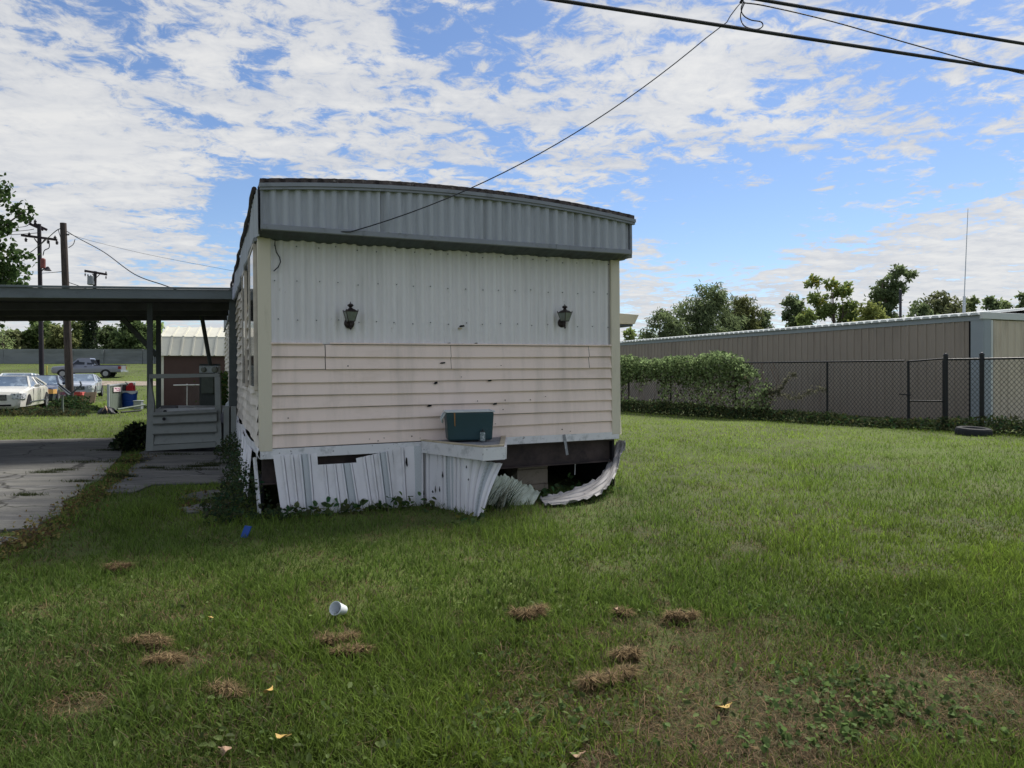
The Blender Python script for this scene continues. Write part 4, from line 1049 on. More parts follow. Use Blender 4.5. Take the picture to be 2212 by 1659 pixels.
# ------------------------------------------------------------------ vehicles
m_rub = mat("tyre rubber", lin(36, 36, 38), .8, .2, 8)
m_rim = mat("alloy rim", lin(150, 152, 156), .35, .1, 8, metal=.6)
m_chr = mat("chrome trim", lin(200, 204, 210), .2, .05, 5, metal=.8)
m_cglass = mat("car glass with painted sky", lin(92, 108, 126), .05, .25, 1.2, dirt=[(lin(176, 192, 206), 1.6, (1, 1, 1), .5, .62, .7)], spec=.9)  # pale blue blotches are sky reflections put into the glass colour
m_lens = mat("headlight lens", lin(206, 210, 214), .1, .15, 9, dirt=[(lin(60, 60, 66), 16, (1, 1, 1), .5, .56, .8)])
m_amb = mat("amber lens", lin(206, 160, 96), .2, .1, 9)
m_red = mat("red lens", lin(130, 26, 28), .2, .1, 9)
def car_body(secs):
    """secs: list of (x, halfwidth, z_bottom, z_shoulder, z_top, crown) -> lofted closed shell"""
    b = MB(); n = 12
    def ring(x, w, zb, zs, zt, tw):
        return [(x, -w * .86, zb), (x, -w * .97, zb + .06), (x, -w, (zb + zs) / 2 + .03), (x, -w * .985, zs), (x, -w * tw, zt - .015), (x, -w * tw * .5, zt), (x, w * tw * .5, zt), (x, w * tw, zt - .015), (x, w * .985, zs), (x, w, (zb + zs) / 2 + .03), (x, w * .97, zb + .06), (x, w * .86, zb)]
    for s_ in secs: b.v += ring(*s_)
    for i in range(len(secs) - 1):
        for j in range(n):
            a0 = i * n + j; a1 = i * n + (j + 1) % n; b.f.append((a0, a0 + n, a1 + n, a1)); b.m.append(0)
    b.f.append(tuple(range(n))); b.m.append(0); k = (len(secs) - 1) * n; b.f.append(tuple(range(k, k + n))[::-1]); b.m.append(0)
    return b
def wheel(parent, x, y, r_, w=.22, spokes=7):
    s = 1 if y > 0 else -1
    M = Matrix.Translation((x, y, r_)) @ Matrix.Rotation(R(-90 * s), 4, 'X')
    b = MB(); b.lathe([(r_ * .60, -w), (r_ * .95, -w), (r_, -w * .85), (r_, -w * .15), (r_ * .95, 0), (r_ * .64, .0), (r_ * .62, -.02)], 26, M); t = b.build("wheel", m_rub, parent)
    b = MB(); b.lathe([(.001, -.01), (.055, -.01), (.06, -.03), (.001, -.03)], 12, M); b.lathe([(r_ * .60, -.005), (r_ * .57, -.004), (r_ * .53, -.05), (r_ * .48, -.055), (r_ * .48, -.06), (r_ * .60, -.06)], 26, M)
    for k in range(spokes):
        a_ = 2 * math.pi * k / spokes; b.bar(M @ Vector((.04 * math.cos(a_), .04 * math.sin(a_), -.02)), M @ Vector((r_ * .58 * math.cos(a_), r_ * .58 * math.sin(a_), -.02)), .055, .02)
    b.build("rim", m_rim, t)
def arch(b, x, y, r_, s):   # dark wheel opening slightly proud of the flank
    M = Matrix.Translation((x, y, 0)) @ Matrix.Rotation(R(-90 * s), 4, 'X')
    pts = []
    for k in range(15):
        a_ = math.pi * k / 14; pts.append((r_ * math.cos(a_), -r_ * math.sin(a_) * s * s - .33))
    pts = [(p[0], -p[1]) for p in pts]
    b.prism([(p[0], (p[1] if s > 0 else p[1])) for p in pts] , -.02, .012, Matrix(((1, 0, 0, x), (0, 0, 1 * s, y), (0, 1, 0, 0), (0, 0, 0, 1))))
def sedan(name, label, x, y, head, paint, L_=4.9, W_=.93, H=1.44, grp=None, missing=(), lens=None, grille='bars', roofc=1.0):
    o = empty(name, (x, y, gzf(x, y)), (0, 0, head), label, "car", grp)
    h = L_ / 2; k = L_ / 4.9
    secs = [(h, W_ * .80, .28, .60, .70, .93), (h - .09, W_ * .91, .21, .70, .80, .93), (h - .42, W_ * .98, .20, .78, .87, .92), (h - 1.0, W_, .20, .84, .93, .90), (h - 1.45, W_, .20, .88, .98, .88), (h - 1.6, W_, .20, .89, .98, .86),
            (-h + 1.5, W_, .20, .93, 1.0, .86), (-h + .9, W_ * .98, .22, .92, 1.02, .84), (-h + .25, W_ * .92, .28, .86, .98, .84), (-h + .05, W_ * .84, .36, .78, .86, .84), (-h, W_ * .78, .42, .70, .74, .84)]
    body = car_body(secs).build("body", paint, o, auto=35)
    # greenhouse: windscreen base, roof, rear deck
    g = [(h - 1.45, .94), (h - 2.25, H - .02), (h - 2.5, H), (-h + 1.95, H - .01), (-h + 1.6, H - .06), (-h + .75, 1.0)]
    wb, wt = W_ * .90, W_ * .66
    P3 = lambda q, sd, ins=0: (q[0], sd * ((wb if q[1] < 1.1 else wt) - ins), q[1])
    b = MB(); vs = [P3(q, -1) for q in g] + [P3(q, 1) for q in g]
    b.add(vs, [(0, 6, 7, 1), (4, 10, 11, 5)])
    b.add([P3(g[0], sd) for sd in (-1,)] + [P3(q, -1) for q in g[1:]], [(0, 1, 2, 3, 4, 5)])
    b.add([P3(q, 1) for q in g], [(5, 4, 3, 2, 1, 0)])
    b.build("window_glass", m_cglass, o)
    b = MB()
    b.hexa([(g[1][0] - .02, -wt, H - .05), (g[1][0] - .02, wt, H - .05), (g[4][0], wt, H - .10), (g[4][0], -wt, H - .10), (g[1][0] - .06, -wt * .97, H + .005), (g[1][0] - .06, wt * .97, H + .005), (g[4][0], wt * .97, H - .04), (g[4][0], -wt * .97, H - .04)])
    for sd in (-1, 1):
        b.bar(P3(g[0], sd), P3(g[1], sd), .07, .05); b.bar(P3(g[4], sd), P3(g[5], sd), .12, .06)
        xm = (g[2][0] + g[3][0]) / 2 - .1; b.bar((xm, sd * wb, .98), (xm - .08, sd * (wt + .01), H - .04), .10, .03); b.bar((g[4][0] - .1, sd * wb, .99), (g[4][0] + .12, sd * (wt + .01), H - .08), .08, .03)
    b.build("roof", paint, o, bevel=.012)
    for sd in (-1, 1):
        b = MB(); b.bar((g[0][0] - .25, sd * (W_ + .0), .98), (g[0][0] - .32, sd * (W_ + .17), 1.02), .10, .11); b.build("mirror", paint, o, bevel=.025)
        b = MB(); ol = [(h + .021, .66 * W_), (h + .020, .76 * W_), (h - .05, .90 * W_ + .02), (h - .20, .965 * W_ + .02), (h - .42, W_ + .014)]
        for q0, q1 in zip(ol[:-1], ol[1:]):
            zl0, zl1 = .55, .745
            b.hexa([(q0[0], sd * q0[1], zl0), (q1[0], sd * q1[1], zl0), (q1[0] - .05, sd * (q1[1] - .05), zl0), (q0[0] - .05, sd * (q0[1] - .05), zl0), (q0[0] - .01, sd * q0[1], zl1), (q1[0] - .01, sd * q1[1], zl1), (q1[0] - .06, sd * (q1[1] - .05), zl1), (q0[0] - .06, sd * (q0[1] - .05), zl1)])
        b.build("headlight", lens or m_lens, o)
        b = MB(); b.box(-h - .01, -h + .25, sd * W_ * .78 - .10, sd * W_ * .78 + .10, .66, .80); b.build("taillight", m_red, o)
        b = MB(); 
        for xw in (h - .95 * k, -h + .98 * k): arch(b, xw, sd * W_ * .992, .37, sd)
        b.build("wheel_arch", m_black, o)
        for wi, xw in enumerate((h - .95 * k, -h + .98 * k)):
            if (wi, sd) in missing: continue
            wheel(o, xw, sd * (W_ + .015), .325)
    b = MB(); b.box(h - .12, h + .02, -.44, .44, .50, .71); b.build("grille", m_black, o, bevel=.01)
    b = MB()
    for z in (.53, .575, .62, .665, .70): b.box(h + .02, h + .034, -.43, .43, z - .006, z + .006)
    for yy in (-.22, 0, .22): b.box(h + .022, h + .036, yy - .008, yy + .008, .54, .70)
    b.build("grille_bars", m_chr, o)
    b = MB(); b.box(h - .05, h + .03, -W_ * .62, W_ * .62, .30, .36); b.build("air_intake", m_black, o, bevel=.01)
    b = MB()
    for sd in (-1, 1):
        for xm in (g[0][0] - .15, xm0 := (g[2][0] + g[3][0]) / 2 - .1, -h + 1.5): b.box(xm - .006, xm + .006, sd * W_ * .998 - .005, sd * W_ * .998 + .006, .34, .86)
        b.box(-h + 1.2, h - 1.0, sd * W_ * 1.0 - .004, sd * W_ * 1.0 + .008, .40, .43)
    b.build("door_seam", m_soffit, o)
    return o
HD = math.atan2(-DV.y, -DV.x)     # nose towards the camera, parallel with the home
m_pw = mat("cream pearl paint", lin(212, 210, 202), .25, .03, 1, coat=.5)
m_pn = mat("dark navy paint", lin(34, 42, 64), .22, .15, 1, coat=.6)
m_ps = mat("silver paint", lin(168, 174, 184), .28, .04, 1, coat=.5, metal=.2)
m_pw2 = mat("white car paint", lin(214, 218, 218), .28, .03, 1, coat=.5)
def place_car(u, Y, L_=4.9, W_=.93):
    """nose corner nearest the picture's right stands in column u at depth Y"""
    c = Vector(((u - 1106) / F * Y, Y, 0)); return c + DV * L_ / 2 - WV * W_
c = place_car(50, 24.9); sedan("parked_car", "cream white sedan with a missing front wheel, nearest the camera at the left edge", c.x, c.y, HD, m_pw, H=1.36, missing=((0, 1),), grp="cars parked behind the driveway")
c = place_car(119, 31.0); sedan("parked_car", "dark navy sedan with papers behind its windscreen beside the bare wood pole", c.x, c.y, HD, m_pn, L_=4.7, W_=.90, H=1.36, lens=m_amb, grp="cars parked behind the driveway")
c = place_car(203, 40.5); sedan("parked_car", "silver sedan with open view of its right side in front of the pickup", c.x, c.y, HD, m_ps, L_=4.6, W_=.88, H=1.40, grp="cars parked behind the driveway")
c = place_car(62, 33.5); sedan("parked_car", "white car half hidden behind the cream sedan at the left edge", c.x, c.y, HD, m_pw2, H=1.46, grp="cars parked behind the driveway")
# papers on the navy dash
cn = place_car(119, 31.0, 4.7, .90)
# silver pickup
hx_, hy_ = -.964, -.254; PH = math.atan2(hy_, hx_)
rear = Vector(((272 - 1106) / F * 62.5, 62.5, 0)); PL = 5.8
pc = rear + Vector((hx_, hy_, 0)) * PL / 2
pk = empty("pickup_truck", (pc.x, pc.y, gzf(pc.x, pc.y)), (R(0), 0, PH), "silver extended cab pickup truck parked below the levee", "pickup truck")
m_pk = mat("grey silver paint", lin(126, 130, 142), .3, .04, 1, coat=.5, metal=.2)
h = PL / 2; W_ = .98
secs = [(h, W_ * .88, .48, .80, .92, .9), (h - .12, W_ * .96, .40, .95, 1.04, .9), (h - .9, W_, .42, 1.02, 1.12, .9), (h - 1.55, W_, .42, 1.05, 1.16, .9), (h - 1.6, W_, .42, 1.08, 1.17, .92), (-h + 2.35, W_, .42, 1.10, 1.17, .95), (-h + 2.30, W_, .45, 1.10, 1.16, .95), (-h + .05, W_, .50, 1.12, 1.18, .95), (-h, W_ * .97, .52, 1.1, 1.16, .95)]
pk.scale = (.93, .93, .93); car_body(secs).build("body", m_pk, pk, auto=35)
g = [(h - 1.5, 1.14), (h - 2.15, 1.80), (h - 2.5, 1.86), (-h + 2.65, 1.84), (-h + 2.38, 1.16)]
b = MB(); wb, wt = W_ * .94, W_ * .78
P3 = lambda q, sd, e=0: (q[0], sd * ((wb if q[1] < 1.3 else wt) + e), q[1])
vs = [P3(q, -1) for q in g] + [P3(q, 1) for q in g]
b.add(vs, [(0, 5, 6, 1), (1, 6, 7, 2), (2, 7, 8, 3), (3, 8, 9, 4), (4, 3, 2, 1, 0)[::-1], (5, 6, 7, 8, 9)[::-1], (0, 4, 9, 5)])
b.build("cab", m_pk, pk)
for sd in (-1, 1):
    for (xa, xb, ta) in ((h - 1.72, h - 2.75, .52), (h - 2.95, h - 3.55, .04)):
        b = MB(); b.hexa([(xa, sd * (wb - .01), 1.22), (xb, sd * (wb - .01), 1.22), (xb, sd * (wb - .05), 1.22), (xa, sd * (wb - .05), 1.22), (xa - ta, sd * (wt + .02), 1.72), (xb, sd * (wt + .02), 1.72), (xb, sd * (wt - .02), 1.72), (xa - ta, sd * (wt - .02), 1.72)]); b.build("side_window", m_glass if xa > h - 2 else m_glass, pk)
    b = MB(); b.box(-h - .015, -h + .22, sd * W_ * .93 - .06, sd * W_ * .93 + .075, .82, 1.08); b.build("taillight", m_red, pk)
    b = MB()
    for xw in (h - .95, -h + 1.28): arch(b, xw, sd * W_ * .992, .46, sd)
    b.build("wheel_arch", m_black, pk)
    for xw in (h - .95, -h + 1.28): wheel(pk, xw, sd * (W_ + .02), .385, .26, 6)
    b = MB(); b.bar((h - 1.75, sd * W_, 1.18), (h - 1.82, sd * (W_ + .22), 1.24), .12, .2); b.build("mirror", m_glass, pk)
    b = MB(); b.box(h - 2.95, h - 2.75, sd * W_ * 1.0 - .005, sd * W_ + .015, 1.0, 1.05); b.build("handle", m_black, pk)
b = MB(); b.hexa([(-h + 2.40, -.62, 1.26), (-h + 2.40, .62, 1.26), (-h + 2.44, .62, 1.26), (-h + 2.44, -.62, 1.26), (-h + 2.59, -.58, 1.74), (-h + 2.59, .58, 1.74), (-h + 2.63, .58, 1.74), (-h + 2.63, -.58, 1.74)]); b.build("rear_window", m_glass, pk)
b = MB(); b.box(-h + .08, -h + 2.25, -W_ * .86, W_ * .86, 1.165, 1.19); b.build("bed_liner", m_black, pk)
b = MB()
for sd in (-1, 1): b.box(-h + .0, -h + 2.3, sd * W_ * .92 - .05, sd * W_ * .92 + .05, 1.15, 1.215)
b.box(-h - .01, -h + .06, -W_ * .9, W_ * .9, 1.14, 1.21); b.build("bed_rail", m_black, pk)
b = MB(); b.box(-h - .18, -h + .0, -W_ * .97, W_ * .97, .50, .66); b.box(-h - .20, -h - .16, -.3, .3, .52, .60); b.build("bumper", m_chr, pk, bevel=.03)
b = MB(); b.box(-h - .012, -h, -.66, .66, .70, 1.12); b.build("tailgate", m_pk, pk, bevel=.01)

# ------------------------------------------------------------------ poles and lines at the left
m_pole = mat("dark creosote wood", lin(74, 66, 62), .9, .25, 3, (3, 3, .3), dirt=[(lin(44, 38, 38), 6, (4, 4, .4), .48, .62, .7), (lin(110, 98, 86), 5, (4, 4, .5), .60, .72, .6)], bump=.4, bscale=30)
m_poleb = mat("sooty wood", lin(48, 44, 50), .9, .2, 3, (2, 2, .4))
m_arm = mat("cross arm wood", lin(58, 48, 52), .85, .2, 3)
def upole(base_u, top_u, vtop, Y, r0, r1, label, material):
    bx = P(base_u, HOR, Y).x; tx = P(top_u, HOR, Y).x; zt = P(0, vtop, Y).z; z0 = gzf(bx, Y)
    o = empty("utility_pole", (bx, Y, z0), (0, 0, 0), label, "utility pole")
    b = MB(); pts = [(bx + (tx - bx) * t, Y, z0 - .2 + (zt - z0 + .2) * t) for t in np.linspace(0, 1, 9)]
    b.tube(pts, [r0 + (r1 - r0) * t for t in np.linspace(0, 1, 9)], 12); b.build("pole", material, o, world=True, smooth=False)
    return o, zt
p1, z1_ = upole(152.5, 136.5, 482, 28, .150, .115, "bare wooden utility pole without crossarms, the nearest one, leaning left", m_pole)
b = MB(); b.bar(P(143, 507, 27.9), P(149, 507, 27.9), .05, .05); b.build("bolt", m_cable, p1, world=True)
p2, z2_ = upole(91, 84.5, 484, 44, .145, .11, "dark utility pole with four crossarms near the left tree", m_poleb)
for (ua, va, ub, vb, yy) in ((63, 483, 94, 497, 43.8), (73, 483, 102, 497, 44.2), (46, 508, 123, 518, 43.8)):
    b = MB(); b.bar(P(ua, va, yy), P(ub, vb, yy + .4), .12, .14); b.build("crossarm", m_arm, p2, world=True)
b = MB(); b.bar(P(74, 515, 43.8), P(83, 527, 44), .05, .05); b.bar(P(97, 517, 43.8), P(88, 528, 44), .05, .05); b.build("arm_brace", m_arm, p2, world=True)
b = MB()
for (u, v) in ((65, 478), (76, 478), (56, 517), (104, 521), (123, 523), (63, 506), (119, 513)): b.lathe([(.03, -.16), (.09, -.10), (.05, -.06), (.10, 0), (.05, .05), (.02, .12)], 8, Matrix.Translation(P(u, v, 43.7)))
b.build("insulator", m_poleb, p2, world=True)
b = MB(); b.lathe([(.10, -.5), (.14, -.48), (.14, .05), (.08, .12)], 10, Matrix.Translation(P(93, 562, 43.6))); b.build("transformer", mat("rust red enamel", lin(120, 66, 62), .6, .3, 3), p2, world=True)
b = MB(); b.tube(catmull([P(106, 521, 43.7), P(106, 535, 43.7), P(96, 541, 43.6), P(93, 552, 43.6)], 5), .03, 6); b.build("lead_wire", m_cable, p2, world=True)
b = MB(); b.tube(catmull([P(90, 585, 43.8), P(95, 581, 43.6), P(101, 581, 43.5)], 4), .04, 6); b.lathe([(.05, .12), (.10, .05), (.16, -.08), (.22, -.13)], 10, Matrix.Translation(P(103, 580, 43.4))); b.build("street_light", m_poleb, p2, world=True)
p3, z3_ = upole(200, 205.5, 586, 92, .25, .20, "far utility pole with one crossarm, its foot wrapped in dark vines", m_poleb)
b = MB(); b.bar(P(183, 585, 91.8), P(231, 593, 92.2), .22, .28); b.build("crossarm", m_arm, p3, world=True)
b = MB(); b.bar(P(199, 591, 91.8), P(204, 598, 92), .07, .07); b.bar(P(215, 593, 91.8), P(208, 600, 92), .07, .07); b.build("arm_brace", m_arm, p3, world=True)
b = MB()
for (u, v) in ((184, 592), (190, 594), (229, 598), (229, 588), (184, 584)): b.lathe([(.03, -.3), (.06, -.2), (.09, 0), (.04, .1)], 7, Matrix.Translation(P(u, v, 91.7)))
b.build("insulator", m_poleb, p3, world=True)
b = MB(); b.lathe([(.05, .8), (.12, .62), (.38, .62), (.40, -.45), (.3, -.52)], 12, Matrix.Translation(P(196, 607, 91.5))); b.build("transformer", m_trimg, p3, world=True)
def wire(name, pts, r_, label, cat="cable", k=8, grp=None):
    c = catmull(pts, k); o = MB().tube(c, r_, 6).build(name, m_cable); tag(o, label, cat, grp); return o
wire("service_cable", [P(145, 500, 28), P(170, 515, 27.3), P(225, 545, 25.2), P(290, 592, 22.4), P(357, 617, 19.6), P(433, 645, 16.7)], .015, "sagging dark service cable from the bare pole down towards the carport")
wire("telephone_wire", [P(146, 504, 28), P(200, 521, 30), P(330, 552, 32), P(513, 587, 34)], .007, "thin telephone wire from the bare pole to behind the mobile home")
wire("service_cable", [P(-60, 560, 38), P(47, 551, 38), P(85, 530, 37), P(125, 496, 30), P(142, 501, 28)], .02, "cable running left from the top of the bare pole past the left tree")
wire("pole_wire", [P(126, 497, 30), P(133, 520, 29), P(138, 533, 28)], .014, "short slack wire hanging beside the bare pole top")
wire("pole_wire", [P(148, 535, 28), P(158, 528, 27.9), P(162, 517, 27.8)], .014, "looped wire on the right of the bare pole")
for i, (v0, v1) in enumerate(((489, 485), (497, 493), (504, 501))):
    wire("power_line", [P(-80, v0 + 8, 40), P(40, v0 + 2, 43), P(63 + 10 * i, v1 + (2 if i else 0), 43.9)], .022, ["topmost", "middle", "lowest"][i] + " of three thin lines reaching the dark pole from the left", "power line", grp="lines left of the dark pole")
wire("telephone_wire", [P(92, 590, 44), P(120, 588, 34), P(139, 586, 28)], .016, "thin wire joining the dark pole and the bare pole")
wire("telephone_wire", [P(148, 610, 28), P(185, 623, 36), P(200, 632, 50)], .016, "thin wire falling right from the bare pole over the carport roof")
# ------------------------------------------------------------------ overhead lines above the lot
def longline(name, a, c, r_, label, sag=.25):
    a = Vector(a); c = Vector(c); d = c - a
    pts = []
    for t in np.linspace(-3.2, 3.2, 60):
        pts.append(a + d * t + Vector((0, 0, sag * .06 * t * t)))
    o = MB().tube(pts, r_, 8).build(name, m_cable); tag(o, label, "power line"); return o
def onray(u, v, z):      # point at height z seen at (u, v)
    Y = (z - HC) * F / (HOR - v); return ((u - 1106) / F * Y, Y, z)
longline("power_line", onray(1195, -1, 5.3), onray(2212, 157, 5.3), .020, "thick black overhead cable, the lower of the two crossing the top right sky")
longline("power_line", onray(1640, -1, 5.95), onray(2212, 97, 5.95), .021, "thick black overhead cable, the upper of the two at the top right corner")
cl = Vector(onray(1606, 6, 5.9))
wire("telephone_wire", [cl, onray(1660, 14, 5.89), onray(1800, 47, 5.87), onray(2000, 104, 5.85), onray(2212, 160, 5.85), onray(2500, 222, 5.85)], .008, "thin wire running right between the two thick overhead cables")
kk = cl.y
wire("wire_loop", [P(1609, 5, kk), P(1602, 22, kk), P(1600, 40, kk), P(1608, 56, kk), P(1628, 63, kk), P(1641, 62, kk), P(1648, 55, kk), P(1643, 47, kk), P(1622, 43, kk), P(1606, 33, kk), P(1601, 18, kk), P(1607, 3, kk)], .007, "tangled thin wire loop dangling under the overhead cables")
ph = Vector(P(1612, 0, kk)); 
sp = MH @ Vector((hx(762, -.36), -.37, 2.915))
a0 = P(1597, 4, kk); 
def between(a, c, sag, n=22):
    return [a + (c - a) * t - Vector((0, 0, sag * 4 * t * (1 - t))) for t in np.linspace(0, 1, n)]
line = [ph + Vector((0, 0, .5)), P(1602, 4, kk), P(1590, 18, kk * .995), P(1578, 34, kk * .99), P(1570, 48, kk * .985)] + between(P(1558, 54, kk * .98), sp, .30)[1:]
e = [MH @ Vector((hx(735, -.34), -.34, 2.915)), MH @ Vector((hx(690, -.1), -.12, 2.905)), MH @ Vector((hx(655, -.05), -.06, 2.90)), MH @ Vector((hx(638, -.05), -.05, 2.868)), MH @ Vector((hx(610, -.05), -.05, 2.895)), MH @ Vector((hx(600, -.05), -.05, 2.90))]
dn = [MH @ Vector((hx(u, -.05), -.05, hz(hx(u, -.05), -.05, v))) for (u, v) in ((599, 528), (602, 545), (609, 556), (611, 566), (606, 577), (596, 586))]
o = MB().tube(line + e + dn, .006, 7).build("service_drop", m_cable); tag(o, "black service cable slanting from the overhead lines to under the end fascia", "cable")
o = MB().tube([P(1612, -14, kk), P(1600, 6, kk)], .02, 6).build("cable_clamp", m_cable); tag(o, "small dark clamp where the wires meet at the top edge", "clamp")
# ------------------------------------------------------------------ junk by the cars
def simple(name, label, cat, loc, rz, parts, grp=None):
    o = empty(name, loc, (0, 0, rz), label, cat, grp)
    for nm, b, mt_, kw in parts: b.build(nm, mt_, o, **kw)
    return o
m_redp = mat("red plastic", lin(168, 40, 44), .4, .15, 6)
m_card = mat("water stained cardboard", lin(176, 150, 128), .85, .12, 4, dirt=[(lin(110, 92, 76), 5, (1, 1, 1), .5, .7, .5)])
m_tarp = mat("grey green sheet metal", lin(104, 114, 104), .6, .15, 2, (1, 1, .4), dirt=[(lin(64, 70, 62), 3, (2, 2, .5), .5, .7, .6)])
m_blue = mat("blue plastic drum", lin(34, 74, 150), .45, .1, 4)
p = P(169, 868, 34.8)
simple("red_crate", "red plastic crate on the grass behind the bare pole", "crate", (p.x, p.y, 0), R(10),
       [("crate_body", MB().hexa([(-.24, -.2, 0), (.24, -.2, 0), (.24, .2, 0), (-.24, .2, 0), (-.28, -.24, .36), (.28, -.24, .36), (.28, .24, .36), (-.28, .24, .36)]), m_redp, dict(bevel=.015)),
        ("crate_rim", MB().box(-.30, .30, -.26, .26, .36, .41).box(-.2, .2, -.265, -.24, .44, .54).box(-.26, .26, -.2, .2, .40, .52), mat("faded red plastic", lin(196, 96, 90), .5, .1, 6), dict(bevel=.01))])
p = P(191, 868, 34.2)
o = MB().hexa([(-.30, 0, 0), (.26, .05, 0), (.26, .08, 0), (-.30, .03, 0), (-.27, .12, .52), (.30, .17, .54), (.30, .20, .54), (-.27, .15, .52)]).build("cardboard_panel", m_card, bevel=.004); o.location = (p.x, p.y, 0); tag(o, "flattened brown cardboard panel leaning beside the red crate", "cardboard")
# bent metal stand
ms = empty("metal_stand", tuple(P(135, 897, 24.4)), (0, 0, 0), "rusty metal post with two angled arms in front of the bare pole", "stand"); ms.location.z = 0; WM[ms.name] = Matrix.Translation(ms.location)
b = MB(); b.bar(P(136, 897, 24.4), P(135, 853, 24.4), .05, .05); b.build("post", m_tarp, ms, world=True)
b = MB(); b.bar(P(125, 828, 24.3), P(152, 850, 24.4), .05, .05); b.bar(P(152, 852, 24.4), P(176, 832, 24.5), .045, .045); b.bar(P(176, 832, 24.5), P(173, 824, 24.5), .04, .04); b.bar(P(128, 834, 24.3), P(150, 853, 24.4), .28, .02); b.build("arm", m_soffit, ms, world=True)
# tub pen beside the drum
pn = P(248, 890, 26)
pen = empty("scrap_pen", (pn.x, pn.y, 0), (0, 0, R(14)), "low grey green pen of ribbed metal sheets beside the blue drum", "pen")
WM[pen.name] = Matrix.Translation((pn.x, pn.y, 0)); pen.rotation_euler = (0, 0, 0); PL_ = lambda u, Y: Vector(((u - 1106) / F * Y - pn.x, Y - pn.y, 0))
b = MB(); fr = lambda s: .012 * (1 if int(s * 18) % 2 else -1)
pA, pB, pC = PL_(234, 25.9), PL_(262, 29.8), PL_(292, 32.4); b.grid(lambda s, t: (pA.x + (pB.x - pA.x) * s + fr(s), pA.y + (pB.y - pA.y) * s, t * .98), 70, 1); b.grid(lambda s, t: (pB.x + (pC.x - pB.x) * s + fr(s), pB.y + (pC.y - pB.y) * s, t * 1.0), 60, 1)
b.build("sheet_panel", m_tarp, pen, solid=.008)
Z_ = Vector((0, 0, 1.0)); b = MB(); b.bar(pA + Z_, pB + Z_, .06, .05); b.bar(pB + Z_, pC + Z_ * 1.02, .06, .05); b.bar(pA, pA + Z_ * 1.05, .07, .05); b.bar(pB, pB + Z_, .06, .05); b.build("pen_frame", m_gal, pen)
D_ = (pB - pA).normalized(); N_ = Vector((D_.y, -D_.x, 0)); sgn = lambda s0, s1, z0, z1, e: MB().hexa([pA + D_ * s0 + N_ * (.03 + e) + Vector((0, 0, z0)), pA + D_ * s1 + N_ * (.03 + e) + Vector((0, 0, z0 - .04)), pA + D_ * s1 + N_ * .03 + Vector((0, 0, z0 - .04)), pA + D_ * s0 + N_ * .03 + Vector((0, 0, z0)), pA + D_ * s0 + N_ * (.03 + e) + Vector((0, 0, z1)), pA + D_ * s1 + N_ * (.03 + e) + Vector((0, 0, z1 - .04)), pA + D_ * s1 + N_ * .03 + Vector((0, 0, z1 - .04)), pA + D_ * s0 + N_ * .03 + Vector((0, 0, z1))])
lb = sgn(1.2, 3.6, .74, .92, .02).build("label_board", mat("pale pink sign board", lin(214, 196, 200), .6, .1, 6), pen)
for (s0, s1, z0, z1) in ((1.5, 2.3, .86, .89), (2.5, 3.3, .83, .86), (2.0, 3.2, .78, .80)): sgn(s0, s1, z0, z1, .026).build("printed_line", mat("purple red print", lin(150, 70, 110), .6), lb)
p = P(279.5, 876, 30.0)
dr = empty("blue_drum", (p.x, p.y, 0), (0, 0, 0), "blue plastic drum with a torn white liner folded over its rim", "drum")
b = MB(); b.lathe([(.25, 0), (.27, .02), (.285, .25), (.275, .27), (.29, .30), (.30, .60), (.31, .68), (.28, .68)], 24); b.build("drum_body", m_blue, dr)
b = MB(); b.grid(lambda s, t: ((.318 + .01 * math.sin(s * 40)) * math.cos(s * 2 * math.pi), (.318 + .01 * math.sin(s * 40)) * math.sin(s * 2 * math.pi), .70 - t * (.09 + .04 * math.sin(s * 23))), 60, 2)
b.lathe([(.001, .70), (.318, .70)], 24); b.build("liner", m_coolw, dr, solid=.01)
gc = empty("gas_can", (p.x + .05, p.y, .705), (0, 0, 0), "red fuel can standing on top of the blue drum", "fuel can")
b = MB(); b.hexa([(-.15, -.12, 0), (.17, -.12, 0), (.17, .12, 0), (-.15, .12, 0), (-.14, -.11, .22), (.15, -.11, .26), (.15, .11, .26), (-.14, .11, .22)]); b.hexa([(-.13, -.07, .22), (.12, -.07, .25), (.12, .07, .25), (-.13, .07, .22), (-.05, -.04, .34), (.08, -.04, .36), (.08, .04, .36), (-.05, .04, .34)]); b.build("can_body", m_redp, gc, bevel=.03)
b = MB(); b.tube([(-.10, 0, .26), (-.20, 0, .36), (-.22, 0, .37)], .022, 8); b.build("spout", m_cable, gc)
bb = empty("dark_bucket", (p.x - .22, p.y - .03, .705), (0, 0, 0), "dark plastic bucket beside the red fuel can", "bucket")
b = MB(); b.lathe([(.09, 0), (.12, .25), (.11, .25)], 14); b.build("bucket_body", mat("dark bucket plastic", lin(60, 58, 60), .6, .2, 8), bb)
p = P(259, 884, 27.5)
jg = empty("grey_bin", (p.x + .25, p.y + .9, 0), (0, 0, 0), "small grey bin in the pen in front of the blue drum", "bin")
b = MB(); b.box(-.15, .15, -.1, .1, .0, .32); b.box(-.17, .17, -.12, .12, .32, .36); b.build("bin_body", m_gal, jg, bevel=.01)
pa_, pb_ = P(254, 886, 26.0), P(313, 877, 27.6)
o = MB().tube([(pa_.x, pa_.y, .12), (pb_.x, pb_.y, .22)], .035, 8).build("metal_pipe", m_tarp); tag(o, "grey pipe lying on the grass from the pen to the porch", "pipe")
pa_, pb_ = P(262, 892, 25.4), P(305, 884, 26.2)
o = MB().tube([(pa_.x, pa_.y, .05), (pb_.x, pb_.y, .07)], .03, 8).build("metal_pipe", m_cable); tag(o, "black pipe lying on the grass nearest the driveway", "pipe")
p = P(246, 889, 25.5)
